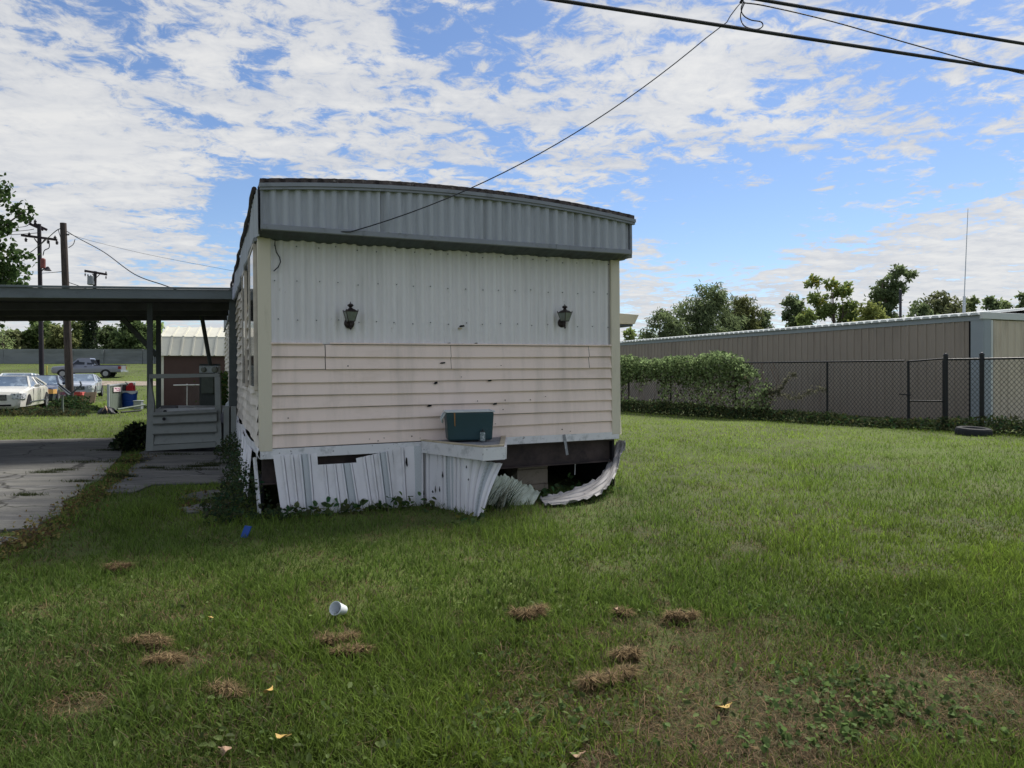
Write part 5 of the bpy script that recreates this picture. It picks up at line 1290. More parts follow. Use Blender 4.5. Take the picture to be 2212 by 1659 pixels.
db = empty("plastic_bag", (p.x - .02, p.y - .35, 0), (0, 0, 0), "black bag tied with tan cloth at the foot of the metal pen", "bag")
b = MB(); b.grid(lambda s, t: ((.30 * math.sqrt(max(0, 1 - t ** 2)) + .02) * (1 + .2 * math.sin(s * 22 + t * 5)) * math.cos(s * 6.2832), (.2 * math.sqrt(max(0, 1 - t ** 2)) + .02) * (1 + .2 * math.sin(s * 31)) * math.sin(s * 6.2832), t * .26), 30, 6); b.build("bag_body", m_cable, db)
b = MB(); b.bar((-.1, -.18, .1), (0, -.15, .30), .05, .02); b.bar((.14, -.18, .02), (0, -.15, .30), .05, .02); b.build("cloth_strip", m_card, db)
for k, (ua, va, ya, ub, vb, yb, ww, lb) in enumerate(((-60, 893, 25.6, 30, 880, 28.0, .16, "tan plank lying in the brush pile at the left edge"), (-50, 898, 25.1, 10, 890, 26, .14, "shorter tan plank below the other one at the left edge"), (72, 891, 26.2, 92, 889, 26.4, .1, "grey scrap of board in the grass below the cream sedan"))):
    A_ = P(ua, va, ya); B_ = P(ub, vb, yb)
    o = MB().bar((A_.x, A_.y, .06), (B_.x, B_.y, .10), ww, .04).build("wood_plank", m_strip if k < 2 else m_wood); tag(o, lb, "plank")
o = MB().grid(lambda s, t: (P(4 + s * 112 - 60, 0, 27).x, 26.8 - t * .6, .20 + .16 * math.sin(s * 4) + .05 * math.sin(s * 17 + t * 3) - .15 * t), 24, 3).build("torn_tarp", m_gal, solid=.01); tag(o, "crumpled silver tarp strip under the nose of the cream sedan", "tarp")
A_ = P(118, 890, 27); o = MB().box(-.22, .12, -.1, .1, 0, .05).box(.0, .28, -.14, .05, .03, .10).build("broken_brick", mat("red brick", lin(150, 86, 74), .9, .2, 9)); o.location = (A_.x, A_.y, .0); tag(o, "pale and red brick scraps in the grass beside the bare pole", "brick")

# white cup, blue scrap, fallen leaves on the near lawn
m_cup = mat("white foam cup", lin(226, 230, 234), .55, .02, 20, bump=.1, bscale=200)
g_ = G(733, 1346); cup = empty("foam_cup", (g_[0], g_[1] + .02, .075), (0, 0, 0), "white foam cup lying on its side in the near grass", "cup")
Mc = Matrix.Rotation(R(-22), 4, 'Z') @ Matrix.Rotation(R(66), 4, 'X') @ Matrix.Scale(.88, 4)
b = MB(); b.lathe([(.001, -.045), (.030, -.045), (.031, -.043), (.044, .055), (.046, .057), (.046, .060), (.042, .060), (.029, -.041), (.001, -.041)], 28, Mc); b.build("cup_body", m_cup, cup, auto=40)
g_ = G(529, 1161); o = MB().hexa([(-.04, -.01, 0), (.02, -.01, 0), (.02, .02, 0), (-.04, .02, 0), (-.01, .02, .10), (.05, .02, .09), (.05, .04, .09), (-.01, .04, .10)]).build("plastic_scrap", m_blue); o.location = (g_[0], g_[1], .0); tag(o, "small bright blue plastic scrap in the grass left of the skirting", "litter")
g_ = P(292, 930, 15); o = MB().box(-.12, .12, -.1, .1, 0, .12).build("plastic_scrap", m_blue, bevel=.03); o.location = (-8.05, 15.2, .05); tag(o, "light blue plastic scrap behind the gate post by the far driveway edge", "litter")
lm = mat("yellow dead leaf", lin(178, 148, 84), .7, .2, 60); lm2 = mat("tan dead leaf", lin(156, 128, 104), .75, .2, 60)
def fleaf(u, v, size, rz, tilt, mt_, label, z=.06):
    g0_ = G(u, v); Y = g0_[1] * (HC - z) / HC; x = (u - 1106) / F * Y
    b = MB(); n = 14; pts = []
    for k in range(n):
        a_ = 2 * math.pi * k / n; rr_ = size * (.5 + .06 * math.sin(3 * a_)) * (1 + .28 * max(0, math.cos(a_)) ** 6); pts.append((rr_ * math.cos(a_), rr_ * .8 * math.sin(a_), .008 * math.cos(2 * a_)))
    b.add([(0, 0, .004)] + pts, [(0, 1 + k, 1 + (k + 1) % n) for k in range(n)])
    b.bar((size * .5, 0, 0), (size * .95, .01, .01), .003, .003)
    o = b.build("fallen_leaf", mt_, solid=.001); o.location = (x, Y, z); o.rotation_euler = (tilt, .1, rz); tag(o, label, "leaf", "leaves fallen on the near lawn")
fleaf(1560, 1527, .075, .5, R(-28), lm, "large golden leaf lying on the bare brown patch", .03)
fleaf(580, 1491, .045, 1.2, R(-30), lm, "small yellow leaf left of centre in the near grass", .07)
fleaf(487, 1622, .050, 2.2, R(-35), lm2, "pinkish tan leaf near the bottom edge at the left", .06)
fleaf(1243, 1630, .045, .2, R(-20), lm2, "pale tan leaf near the bottom edge beside the brown patch", .04)
fleaf(605, 1590, .042, 0, R(-25), lm, "yellow leaf above the bottom edge, between the tan leaf and the centre", .07)
fleaf(455, 1335, .030, 1.9, R(-30), lm, "tiny yellow leaf beside the long straw clump at the left", .08)
fleaf(1330, 1315, .030, .6, R(-30), lm2, "tiny rust leaf between the two straw tufts right of the centre", .07)

# ------------------------------------------------------------------ trees
m_leaf = leafmat("leaf", .55); m_grass = leafmat("grass blade", .48); m_dead = leafmat("dry straw", .15)
m_bark = mat("grey brown bark", lin(96, 86, 78), .95, .25, 6, (1, 1, .3), bump=.5, bscale=20)
def tree(name, label, x, y, h, w, n_cl=14, n_lf=4500, size=.3, col=(.05, .08, .025), var=.3, seed=0, base=.25, ratio=.5, wind=0.0, group=None, trunk_r=.2, shape=None, droop=.3, yel=.0, cat="tree", clr=.30, z0=None):
    r_ = np.random.default_rng(seed); z0 = gzf(x, y) if z0 is None else z0
    o = empty(name, (x, y, z0), (0, 0, 0), label, cat, group)
    cls = []
    if shape: cls = [(a * w / 2, bb_ * w / 2, c * h, d * w / 2) for (a, bb_, c, d) in shape]
    else:
        for k in range(n_cl):
            t = base + (1 - base) * (k + .5) / n_cl; env = math.sin(math.pi * min(1, max(.12, (t - base) / (1 - base) * .86 + .14))) ** .6
            a_ = r_.uniform(0, 6.28); q = r_.uniform(.2, .8) * env
            cls.append((w / 2 * q * math.cos(a_) + wind * t, w / 2 * q * math.sin(a_), h * (t - .06), w * clr * r_.uniform(.55, 1.0) * (.6 + .4 * env)))
    b = MB(); top = max(c[2] for c in cls)
    pts = [(0, 0, -.2)] + [(.06 * h * math.sin(t * 3 + seed) * t + wind * t * .4, .04 * h * math.sin(t * 4) * t, top * t * .9) for t in (.2, .4, .6, .8, 1)]
    b.tube(pts, [trunk_r * (1 - .16 * i) for i in range(6)], 8)
    for c in cls:
        s = pts[min(5, max(1, int(c[2] / top * 4)))]; b.tube(catmull([s, ((s[0] + c[0]) / 2 + r_.uniform(-.1, .1) * w, (s[1] + c[1]) / 2, (s[2] + c[2]) / 2 - .02 * h), c[:3]], 3), [trunk_r * .34 * (1 - .12 * i) for i in range(7)], 5)
    b.build("trunk", m_bark, o)
    wt = np.array([c[3] ** 2 for c in cls]); wt /= wt.sum(); ci = r_.choice(len(cls), n_lf, p=wt); CA = np.array(cls)
    K = 16; sub = r_.normal(size=(len(cls), K, 3)); sub /= np.linalg.norm(sub, axis=2)[:, :, None]; sub *= r_.uniform(.45, 1.0, (len(cls), K, 1))
    si = r_.integers(0, K, n_lf); cen = CA[ci, :3] + sub[ci, si] * CA[ci, 3:4] * np.array([1, 1, .8])
    sc_ = r_.normal(size=(n_lf, 3)) * CA[ci, 3:4] * .17; sc_[:, 2] *= .8
    sc_[:, 0] += wind * .10 * np.abs(r_.normal(size=n_lf)); sc_[:, 2] -= np.abs(wind) * .04 * np.abs(r_.normal(size=n_lf))
    pos = cen + sc_
    tone = 1 + var * (r_.uniform(-1, 1, (len(cls), K))[ci, si] * .7 + r_.uniform(-1, 1, n_lf) * .5); tone = np.clip(tone, .3, 2)
    colr = np.array(col)[None, :] * tone[:, None]
    if yel: 
        yk = (r_.uniform(0, 1, (len(cls), K))[ci, si] < yel)[:, None]; colr = np.where(yk, colr * np.array([2.0, 1.5, .9]), colr)
    V_, F_, T_ = leaves(pos, size * r_.uniform(.6, 1.25, n_lf), colr, ratio, r=r_, droop=droop, dirv=(1, 0, -.2), dirw=wind * .4)
    npmesh("crown", V_, F_, T_, m_leaf, o)
    return o
GT = lambda u, Y: P(u, HOR, Y).x
# willows and other trees beyond the metal building; (u, row of the top, depth, width px, ...)
def far_tree(label, u, vtop, Y, wpx, n, seed, group, **kw):
    x = GT(u, Y); z0 = gzf(x, Y); h = P(0, vtop, Y).z - z0; wpx = wpx * (1.3 if u > 1300 else 1)
    kw.setdefault('size', Y * .0056); kw.setdefault('name', "broadleaf_tree"); nm = kw.pop('name')
    return tree(nm, label, x, Y, h, wpx / F * Y, n_lf=int(n * 1.8), seed=seed, group=group, **kw)
gR = "trees beyond the metal building"
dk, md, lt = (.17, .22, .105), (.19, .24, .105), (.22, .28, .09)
far_tree("tallest dark willow nearest the mobile home, leaning in the wind", 1500, 612, 56, 170, 9000, 1, gR, name="willow_tree", wind=1.1, col=dk, ratio=.22, droop=.9, size=.34, n_cl=20, base=.05, clr=.22)
far_tree("low willow left of the tallest one beside the house wall", 1425, 672, 54, 110, 4500, 2, gR, name="willow_tree", wind=.8, col=dk, ratio=.22, droop=.9, size=.34, base=.12)
far_tree("olive willow between the tallest one and the gap", 1580, 632, 58, 95, 4500, 3, gR, name="willow_tree", wind=.9, col=(.16, .18, .07), ratio=.22, droop=.9, size=.34, base=.12)
far_tree("small ragged willow at the right end of the willow clump", 1628, 662, 60, 50, 1500, 4, gR, name="willow_tree", wind=1.0, col=dk, ratio=.25, droop=.7, size=.40, base=.2)
far_tree("pale yellow shrub tree beside the awning", 1362, 706, 50, 44, 900, 5, gR, col=lt, base=.1)
far_tree("small dark round tree right of the willow clump", 1712, 634, 55, 66, 2400, 6, gR, col=dk, base=.35, ratio=.4)
far_tree("yellow green bushy tree in front of the small dark round one", 1742, 665, 50, 70, 2200, 7, gR, col=lt, base=.1, yel=.04)
far_tree("tall yellow green tree with an open forked crown", 1810, 590, 52, 105, 4200, 8, gR, col=(.19, .25, .08), base=.22, yel=.08, n_cl=18, clr=.2, ratio=.45,
         shape=[(-.75, 0, .92, .26), (-.55, .1, .78, .30), (-.2, 0, .90, .22), (-.3, 0, .66, .36), (.1, 0, .84, .30), (.2, .1, .66, .38), (-.1, 0, .48, .5), (.55, 0, .55, .42), (-.6, 0, .42, .44), (.1, 0, .3, .6), (.45, 0, .72, .2)])
far_tree("dark windswept tree leaning right over the yellow green one", 1905, 576, 54, 105, 3200, 9, gR, col=dk, base=.3, ratio=.4, wind=.6,
         shape=[(.85, 0, .93, .22), (.5, 0, .96, .26), (.15, 0, .86, .30), (-.15, 0, .78, .26), (.3, 0, .74, .30), (.05, 0, .62, .34), (.25, 0, .52, .36), (-.25, 0, .66, .3), (.5, 0, .82, .26), (.15, 0, .74, .34), (-.1, 0, .5, .32), (.0, 0, .36, .36)])
far_tree("low bushy tree under the windswept tree", 1880, 650, 49, 110, 3200, 10, gR, col=(.20, .23, .07), base=.1, yel=.05)
far_tree("low dark tree beside the short black pole", 1985, 648, 58, 76, 2600, 11, gR, col=dk, base=.1, clr=.36)
far_tree("round pale olive tree behind the metal roof", 2030, 628, 62, 95, 4200, 12, gR, col=(.16, .18, .09), base=.1, clr=.36)
far_tree("small tree just left of the whip antenna foot", 2092, 636, 62, 56, 2200, 13, gR, col=md, base=.1, clr=.36)
far_tree("pointed dark tree right of the whip antenna", 2138, 630, 66, 44, 2000, 14, gR, col=dk, base=.1, clr=.3)
far_tree("low spreading tree left of the picture's right edge", 2174, 646, 66, 66, 2400, 15, gR, col=md, base=.1, clr=.36)
far_tree("dark tree cut by the right edge of the picture", 2212, 620, 60, 56, 2600, 16, gR, col=dk, base=.1, clr=.34)
far_tree("tree standing out of frame beyond the right edge", 2290, 640, 62, 110, 2200, 17, gR, col=md, base=.2)
gL = "trees behind the floodwall"
for (lab, u, v, wpx, n, sd, cl_, kw) in [("bare thin twigged tree at the far left behind the floodwall", 8, 700, 50, 500, 21, md, {}),
    ("low olive tree left of the dark pole", 34, 714, 66, 2000, 22, (.075, .085, .04), {}),
    ("tall round tree behind the dark pole", 84, 688, 80, 3600, 23, (.06, .085, .03), {}),
    ("yellowish low tree just left of the bare pole", 122, 704, 60, 2000, 24, (.09, .10, .04), {}),
    ("pale tree between the bare pole and the vine covered pole", 166, 694, 50, 1400, 25, (.09, .11, .04), {}),
    ("thick dark tree left of the slanted brace", 238, 704, 60, 2600, 26, (.06, .08, .035), {}),
    ("tall dense tree behind the slanted brace", 284, 692, 74, 3600, 27, (.05, .072, .028), {}),
    ("tree seen between the two carport posts", 330, 694, 50, 1800, 28, md, {}),
    ("dark tree hidden behind the shed roof", 372, 716, 60, 1200, 29, dk, {})]:
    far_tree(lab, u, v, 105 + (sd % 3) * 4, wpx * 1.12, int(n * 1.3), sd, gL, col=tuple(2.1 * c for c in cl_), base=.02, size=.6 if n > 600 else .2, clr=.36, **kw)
# vines wrapping the far pole
x_ = GT(196, 92); r_ = np.random.default_rng(5); n = 3000
zz_ = r_.uniform(0, 9.2, n); aa = r_.uniform(0, 6.28, n); rr_ = (1.2 + .3 * np.sin(zz_ * 1.3)) * (1.15 - zz_ * .07) * r_.uniform(.35, 1, n)
V_, F_, T_ = leaves(np.stack([x_ + rr_ * np.cos(aa) - zz_ * .01, 92 + rr_ * np.sin(aa), gzf(x_, 92) + zz_], 1), r_.uniform(.2, .4, n), np.array([[.04, .06, .028]]) * r_.uniform(.6, 1.4, (n, 1)), .7, r=r_)
vo = npmesh("vine_column", V_, F_, T_, m_leaf); tag(vo, "dark column of vines climbing the far utility pole", "vine")
# cottonwood whose branches enter at the left edge
tree("cottonwood_tree", "near cottonwood with large dark leaves reaching in at the left edge", GT(-138, 21), 21, 8.0, 5.4, n_lf=9000, size=.135, col=(.055, .095, .03), seed=31, ratio=.85, droop=.6, trunk_r=.2, yel=.03,
     shape=[(.66, 0, .86, .24), (.88, .1, .79, .15), (.62, 0, .73, .2), (.5, -.2, .62, .34), (.84, 0, .61, .20), (.62, .1, .51, .3), (.88, 0, .495, .15), (.78, .05, .54, .2), (.60, 0, .44, .22), (.3, .2, .92, .3), (0, .1, .95, .4), (.1, 0, .75, .5), (-.4, 0, .7, .5), (0, .4, .6, .5), (-.2, -.3, .5, .5), (-.6, .2, .5, .4)])

# ------------------------------------------------------------------ creepers on the fence and weeds at its foot
r_ = np.random.default_rng(11)
def fpt(s, off, z): return np.stack([fa.x + fd.x * s + fd.y * off, fa.y + fd.y * s - fd.x * off, z], 1)
sA, sB = fx(1352) - 2.5, fx(1668)
n = 24000; s_ = sA + (sB - sA) * r_.uniform(0, 1, n)
top = 1.98 + .30 * fbm(s_ * .7, s_ * 0 + 3, 2) + .12 * np.sin(s_ * .9); top *= np.clip((sB - s_) / 2.2, 0, 1) ** .22; top += .22 * (vnoise(s_ * 1.9, s_ * 0, 6) - .5)
u_ = r_.uniform(0, 1, n) ** .75; z_ = .15 + (top - .15) * u_
off = r_.normal(0, 1, n) * .16 * (.6 + .8 * u_) + .16
keep = ((fbm(s_ * 1.6, z_ * 2.2, 8) > .38 - .30 * (z_ > 1.35)) & (r_.uniform(0, 1, n) < np.clip((z_ - .2) / 1.5, .40, 1) ** 1.2)) | ((r_.uniform(0, 1, n) < .5) & (z_ < .45) & (r_.uniform(0, 1, n) < .6))
pos = fpt(s_, off, z_)[keep]; zk = z_[keep]
colr = np.array([[.20, .27, .12]]) * r_.uniform(.4, 1.5, (len(pos), 1)); br = (r_.uniform(0, 1, len(pos)) < .22)[:, None] & (zk < 1.4)[:, None]; colr = np.where(br, np.array([[.075, .07, .045]]), colr)
V_, F_, T_ = leaves(pos, r_.uniform(.05, .12, len(pos)), colr, .75, r=r_, droop=.5)
vine = empty("creeper", tuple(fa), (0, 0, 0), "thick green creeper sprawling over the left half of the chain link fence", "creeper")
npmesh("foliage", V_, F_, T_, m_leaf, vine, world=True)
b = MB()
for k in range(46):
    s0_ = sA + (sB - sA) * r_.uniform(0, 1); pts = []
    for j in range(6): q = fpt(np.array([s0_ + .25 * math.sin(j * 1.3 + k) + .1 * j]), np.array([.05]), np.array([j * .36])); pts.append(tuple(q[0]))
    b.tube(catmull(pts, 3), .006, 4, caps=False)
b.build("stem", mat("dry vine stem", lin(104, 88, 78), .9, .2, 10), vine, world=True)
for k, (ua, va, ub, vb, lb) in enumerate(((1640, 862, 1722, 812, "dry leafy runner crossing the fence right of the creeper"), (1648, 858, 1790, 846, "low runner of pale leaves rising along the fence mesh"))):
    sa, sb = fx(ua), fx(ub); n = 330; t = r_.uniform(0, 1, n); s_ = sa + (sb - sa) * t
    za, zb = (1.48 - (va - 805) / F * (fa.y + fd.y * sa)), (1.48 - (vb - 805) / F * (fa.y + fd.y * sb))
    z_ = za + (zb - za) * t + .10 * np.sin(t * 9) + r_.normal(0, .045, n)
    V_, F_, T_ = leaves(fpt(s_, .05 + r_.normal(0, .02, n), z_), r_.uniform(.05, .09, n), np.array([[.17, .17, .12]]) * r_.uniform(.6, 1.3, (n, 1)), .7, r=r_)
    tag(npmesh("creeper_runner", V_, F_, T_, m_leaf), lb, "creeper")
def weedband(name, n, fn, size, col, label=None, ratio=.6, mt_=None, cv=(.5, 1.4), upn=True):
    pos, hh_ = fn(n); n = len(pos)
    colr = np.array([col]) * r_.uniform(cv[0], cv[1], (n, 1)) * (1 + .25 * r_.normal(size=(n, 3)) * np.array([[1, .3, .5]])).clip(.5, 1.6)
    nrm = np.tile(np.array([[0, -.2, 1.0]]), (n, 1)) if upn else None
    V_, F_, T_ = leaves(pos, r_.uniform(size[0], size[1], n), colr, ratio, nrm=nrm, r=r_)
    o = npmesh(name, V_, F_, T_, mt_ or m_leaf); o['kind'] = 'stuff'
    if label: tag(o, label, "weeds")
    return o
def f1_(n):
    s_ = r_.uniform(0, FL, n); off = .25 + r_.normal(0, .28, n); m_ = fbm(s_ * .5, s_ * 0, 4)
    h_ = .15 + .48 * m_ ** 1.2; z_ = r_.uniform(0, 1, n) ** .8 * h_ * np.exp(-(off - .2) ** 2 / .35)
    return fpt(s_, off, z_), h_
weedband("fence_weeds", 22000, f1_, (.05, .11), (.052, .075, .030), "dark low weeds growing along the foot of the chain link fence")
# ivy and weeds round the left corner of the home
def inlot(x, y): p = lot(x, y); return p.x, p.y
def f2_(n):
    x = r_.uniform(-1.0, .35, n); y = r_.uniform(-1.0, 6.6, n); k = fbm(x * 1.7, y * 1.7, 12)
    edge = -.30 - .10 * np.sin(y * 1.4) + .45 * (k - .5) - .22 * np.clip(1.2 - y, 0, 1.4)
    ok = (x > edge) & ~((x > .08) & (y > .02)) & (y > -.50 + .4 * k)
    x, y, k = x[ok], y[ok], k[ok]
    h_ = .06 + .16 * k + .30 * np.clip(1 - np.abs(x + .05) / .35, 0, 1) * (y > -.1)
    z_ = r_.uniform(0, 1, len(x)) ** .7 * h_
    return np.stack([C1.x + WV.x * x + DV.x * y, C1.y + WV.y * x + DV.y * y, z_], 1), h_
weedband("ivy_patch", 11000, f2_, (.025, .065), (.052, .078, .034), "dark creeping ivy round the left corner of the mobile home")
def f3_(n):      # broad weeds against the skirting
    cs = [(u, y) for u, y in ((665, -.22), (700, -.2), (760, -.2), (790, -.22), (830, -.22), (860, -.2), (880, -.2), (930, -.35), (1010, -1.2), (1190, -.1), (1215, .1), (1235, .15), (1290, -.15), (1310, -.1))]
    k = r_.integers(0, len(cs), n); hxs = np.array([hx(u, y) for u, y in cs])[k]; yy = np.array([c[1] for c in cs])[k]
    hs = r_.uniform(.10, .19, len(cs))[k]
    x = hxs + r_.normal(0, .09, n); y = yy + r_.normal(0, .07, n) - .0; z_ = np.abs(r_.normal(0, .5, n)).clip(0, 1) * hs
    return np.stack([C1.x + WV.x * x + DV.x * y, C1.y + WV.y * x + DV.y * y, z_], 1), hs
weedband("broad_weeds", 300, f3_, (.05, .085), (.085, .125, .045), "broad leaved weeds sprouting along the foot of the skirting", ratio=.8)
def f4_(n):
    x = -7.28 + r_.normal(0, .17, n); y = 13.5 + r_.normal(0, .25, n); d = np.hypot((x + 7.2) / .34, (y - 13.5) / .5)
    h_ = .50 * np.exp(-d ** 2); ok = d < 1.15; return np.stack([x, y, r_.uniform(0, 1, n) ** .6 * h_ + .02], 1)[ok], h_
bo = weedband("dark_shrub", 1500, f4_, (.05, .10), (.03, .046, .02), None); del bo['kind']; tag(bo, "dark scrubby bush between the driveway edge and the gate post", "shrub")
def f5_(n):
    x = -8.6 + r_.uniform(-.1, 1.9, n) ; y = 17.6 + r_.normal(0, .35, n); h_ = .25 + .4 * fbm(x * 1.2, y, 3); return np.stack([x, y, r_.uniform(0, 1, n) * h_ + .1], 1), h_
bo = weedband("low_hedge", 2600, f5_, (.05, .11), (.045, .06, .028), None); del bo['kind']; tag(bo, "tangle of low weeds behind the porch deck", "shrub")
def f6_(n):
    c = P(487, 828, 20); x = c.x + r_.normal(0, .22, n); y = c.y + r_.normal(0, .3, n); return np.stack([x, y, r_.uniform(.2, 1.5, n)], 1), x
bo = weedband("leafy_shrub", 1600, f6_, (.06, .12), (.08, .13, .035), None, upn=False); del bo['kind']; tag(bo, "bright leafy shrub between the meter and the side wall", "shrub")
def f7_(n):      # brush pile under the cars
    u = r_.uniform(-420, 200, n); Y = r_.uniform(23.6, 27.6, n); x = (u - 1106) / F * Y
    h_ = .38 * np.clip(fbm(x * .8, Y * .9, 31) * 1.6 - .35, 0, 1) * np.clip((27.8 - Y) / 1.2, 0, 1) * np.clip((200 - u) / 60, 0, 1); ok = h_ > .03
    return np.stack([x, Y, r_.uniform(0, 1, n) * h_], 1)[ok], h_
weedband("brush_pile", 15000, f7_, (.06, .15), (.062, .074, .036), "low brush and clippings heaped in front of the parked cars", ratio=.3)
def f8_(n):
    c = P(155, 882, 27.6); x = c.x + r_.normal(0, .5, n); y = c.y + r_.normal(0, .35, n); h_ = .55 * np.exp(-((x - c.x) / .6) ** 2); return np.stack([x, y, r_.uniform(0, 1, n) * h_], 1), x
bo = weedband("pole_weeds", 3000, f8_, (.06, .13), (.045, .075, .028), None); del bo['kind']; tag(bo, "clump of green weeds round the foot of the bare pole", "shrub")

# ------------------------------------------------------------------ lawn
def excluded(x, y, m_=0.0):
    ex = np.zeros(len(x), bool)
    for s_ in slabs: ex |= inpoly(x, y, s_)
    dx, dy = x - C1.x, y - C1.y; lx = dx * WV.x + dy * WV.y; ly = dx * DV.x + dy * DV.y
    ex |= (lx > .05) & (lx < WID - .05) & (ly > .05) & (ly < LEN)
    fs = (x - fa.x) * fd.x + (y - fa.y) * fd.y; fo = (x - fa.x) * fd.y - (y - fa.y) * fd.x
    ex |= (fo < -.3) & (x > 0)
    return ex
def bare(x, y):
    """how worn the lawn is at a spot, 0..1: the dry patch low on the right and scattered thin spots"""
    v = fbm(x * .9, y * .9, 40); w_ = fbm(x * 3.1, y * 3.1, 44)
    d = np.exp(-(((x - .92) / .85) ** 2 + ((y - 3.02) / .62) ** 2)); d2 = np.exp(-(((x - 1.9) / .5) ** 2 + ((y - 3.0) / .5) ** 2))
    d3 = np.exp(-(((x - 1.3) / .8) ** 2 + ((y - 3.85) / .28) ** 2)) * .55
    q = d * 1.25 + d2 * .35 + d3 + np.clip((w_ - .56) * 3.2, 0, .8) * np.clip((9.5 - y) / 3, 0, 1) * .85 + np.clip((v - .62) * 4, 0, .6) * .6
    return np.clip(q * (.55 + .9 * w_), 0, 1)
def lawn(n, y0, y1, pw, seg, hgt, wid, seed, tmax=.86):
    r2 = np.random.default_rng(seed)
    q = r2.uniform(0, 1, n); e = 1 - pw; Y = (y0 ** e + (y1 ** e - y0 ** e) * q) ** (1 / e)
    x = r2.uniform(-tmax, tmax, n) * (Y + .4)
    bb_ = bare(x, Y); clump = fbm(x * 2.2, Y * 2.2, 50)
    ok = ~excluded(x + r2.normal(0, .06, n), Y + r2.normal(0, .05, n)) & (r2.uniform(0, 1, n) > bb_ * .95) & (r2.uniform(0, 1, n) < .45 + .9 * clump)
    x, Y, bb_, clump = x[ok], Y[ok], bb_[ok], clump[ok]; n = len(x)
    pos = np.stack([x, Y, gz(x, Y) - .004], 1)
    tall = fbm(x * 1.3 + 7, Y * 1.3, 61)
    h = hgt * r2.uniform(.45, 1.25, n) * (.42 + 1.5 * tall ** 2) * (1 - .45 * bb_)
    w = np.maximum(wid, .00085 * Y) * r2.uniform(.6, 1.3, n)
    big = fbm(x * .35, Y * .35, 70); sm = fbm(x * 1.9, Y * 1.9, 77)
    g1_ = np.array([.074, .126, .030]); g2_ = np.array([.205, .285, .036]); dkk = np.array([.026, .052, .018])
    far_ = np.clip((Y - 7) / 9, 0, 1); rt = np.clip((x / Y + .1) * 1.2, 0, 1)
    mixk = np.clip(big * .9 - .25 + .35 * far_ + .18 * rt, 0, 1)[:, None]  # far and right-hand blades yellower: backlit sunny lawn put into the tint
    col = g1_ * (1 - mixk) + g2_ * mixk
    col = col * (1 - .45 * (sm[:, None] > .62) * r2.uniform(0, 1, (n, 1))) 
    col = col * r2.uniform(.5, 1.5, (n, 1)) * (.84 + .55 * np.clip((Y - 3.5) / 10, 0, 1) ** .8)[:, None]  # brighter with distance: sun on the far lawn put into the colour
    st = r2.uniform(0, 1, n) < (.03 + .30 * bb_)
    col[st] = np.array([.15, .125, .07]) * r2.uniform(.6, 1.2, (st.sum(), 1))
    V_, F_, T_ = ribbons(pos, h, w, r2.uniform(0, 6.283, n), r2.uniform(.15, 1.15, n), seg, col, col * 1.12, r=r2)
    return V_, F_, T_
parts_ = [lawn(205000, 2.2, 5.2, 1.6, 3, .098, .0072, 1), lawn(123000, 5.2, 11, 1.5, 2, .092, .0074, 2), lawn(150000, 11, 34, 1.8, 1, .075, .006, 3), lawn(60000, 30, 84, 1.5, 1, .10, .03, 4, .80)]
off_ = 0; VV = []; FF = []; TT = []
for (V_, F_, T_) in parts_: VV.append(V_); FF.append(F_ + off_); TT.append(T_); off_ += len(V_)
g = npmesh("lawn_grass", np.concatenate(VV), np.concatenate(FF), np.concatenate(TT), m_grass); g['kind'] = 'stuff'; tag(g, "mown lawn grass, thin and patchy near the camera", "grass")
# short lying thatch and dry clippings
def straw(n, y0, y1, seed, dens=None, tmax=.86):
    r2 = np.random.default_rng(seed); q = r2.uniform(0, 1, n); Y = y0 * y1 / (y1 + (y0 - y1) * q); x = r2.uniform(-tmax, tmax, n) * (Y + .3)
    bb_ = bare(x, Y); ok = ~excluded(x, Y) & (r2.uniform(0, 1, n) < .045 + 1.2 * bb_); x, Y, bb_ = x[ok], Y[ok], bb_[ok]; n = len(x)
    pos = np.stack([x, Y, gz(x, Y) + r2.uniform(0, .018, n)], 1)
    colr = np.where((r2.uniform(0, 1, n) < .5)[:, None], np.array([[.185, .122, .068]]), np.array([[.085, .060, .038]])) * r2.uniform(.5, 1.45, (n, 1))
    gr_ = r2.uniform(0, 1, n) < .14; colr[gr_] = np.array([.16, .15, .08]) * r2.uniform(.6, 1.1, (gr_.sum(), 1))
    h = r2.uniform(.02, .075, n); L = np.full(n, 1.55)
    V_, F_, T_ = ribbons(pos, h, np.maximum(.0028, .0006 * Y) * r2.uniform(.6, 1.4, n), r2.uniform(0, 6.283, n), L, 2, colr, r=r2)
    V_[:, 2] = V_[:, 2]
    return V_, F_, T_
V_, F_, T_ = straw(120000, 2.2, 9, 5)
o = npmesh("dry_thatch", V_, F_, T_, m_dead); o['kind'] = 'stuff'; tag(o, "dry straw and clippings over the worn brown patch", "dry grass")
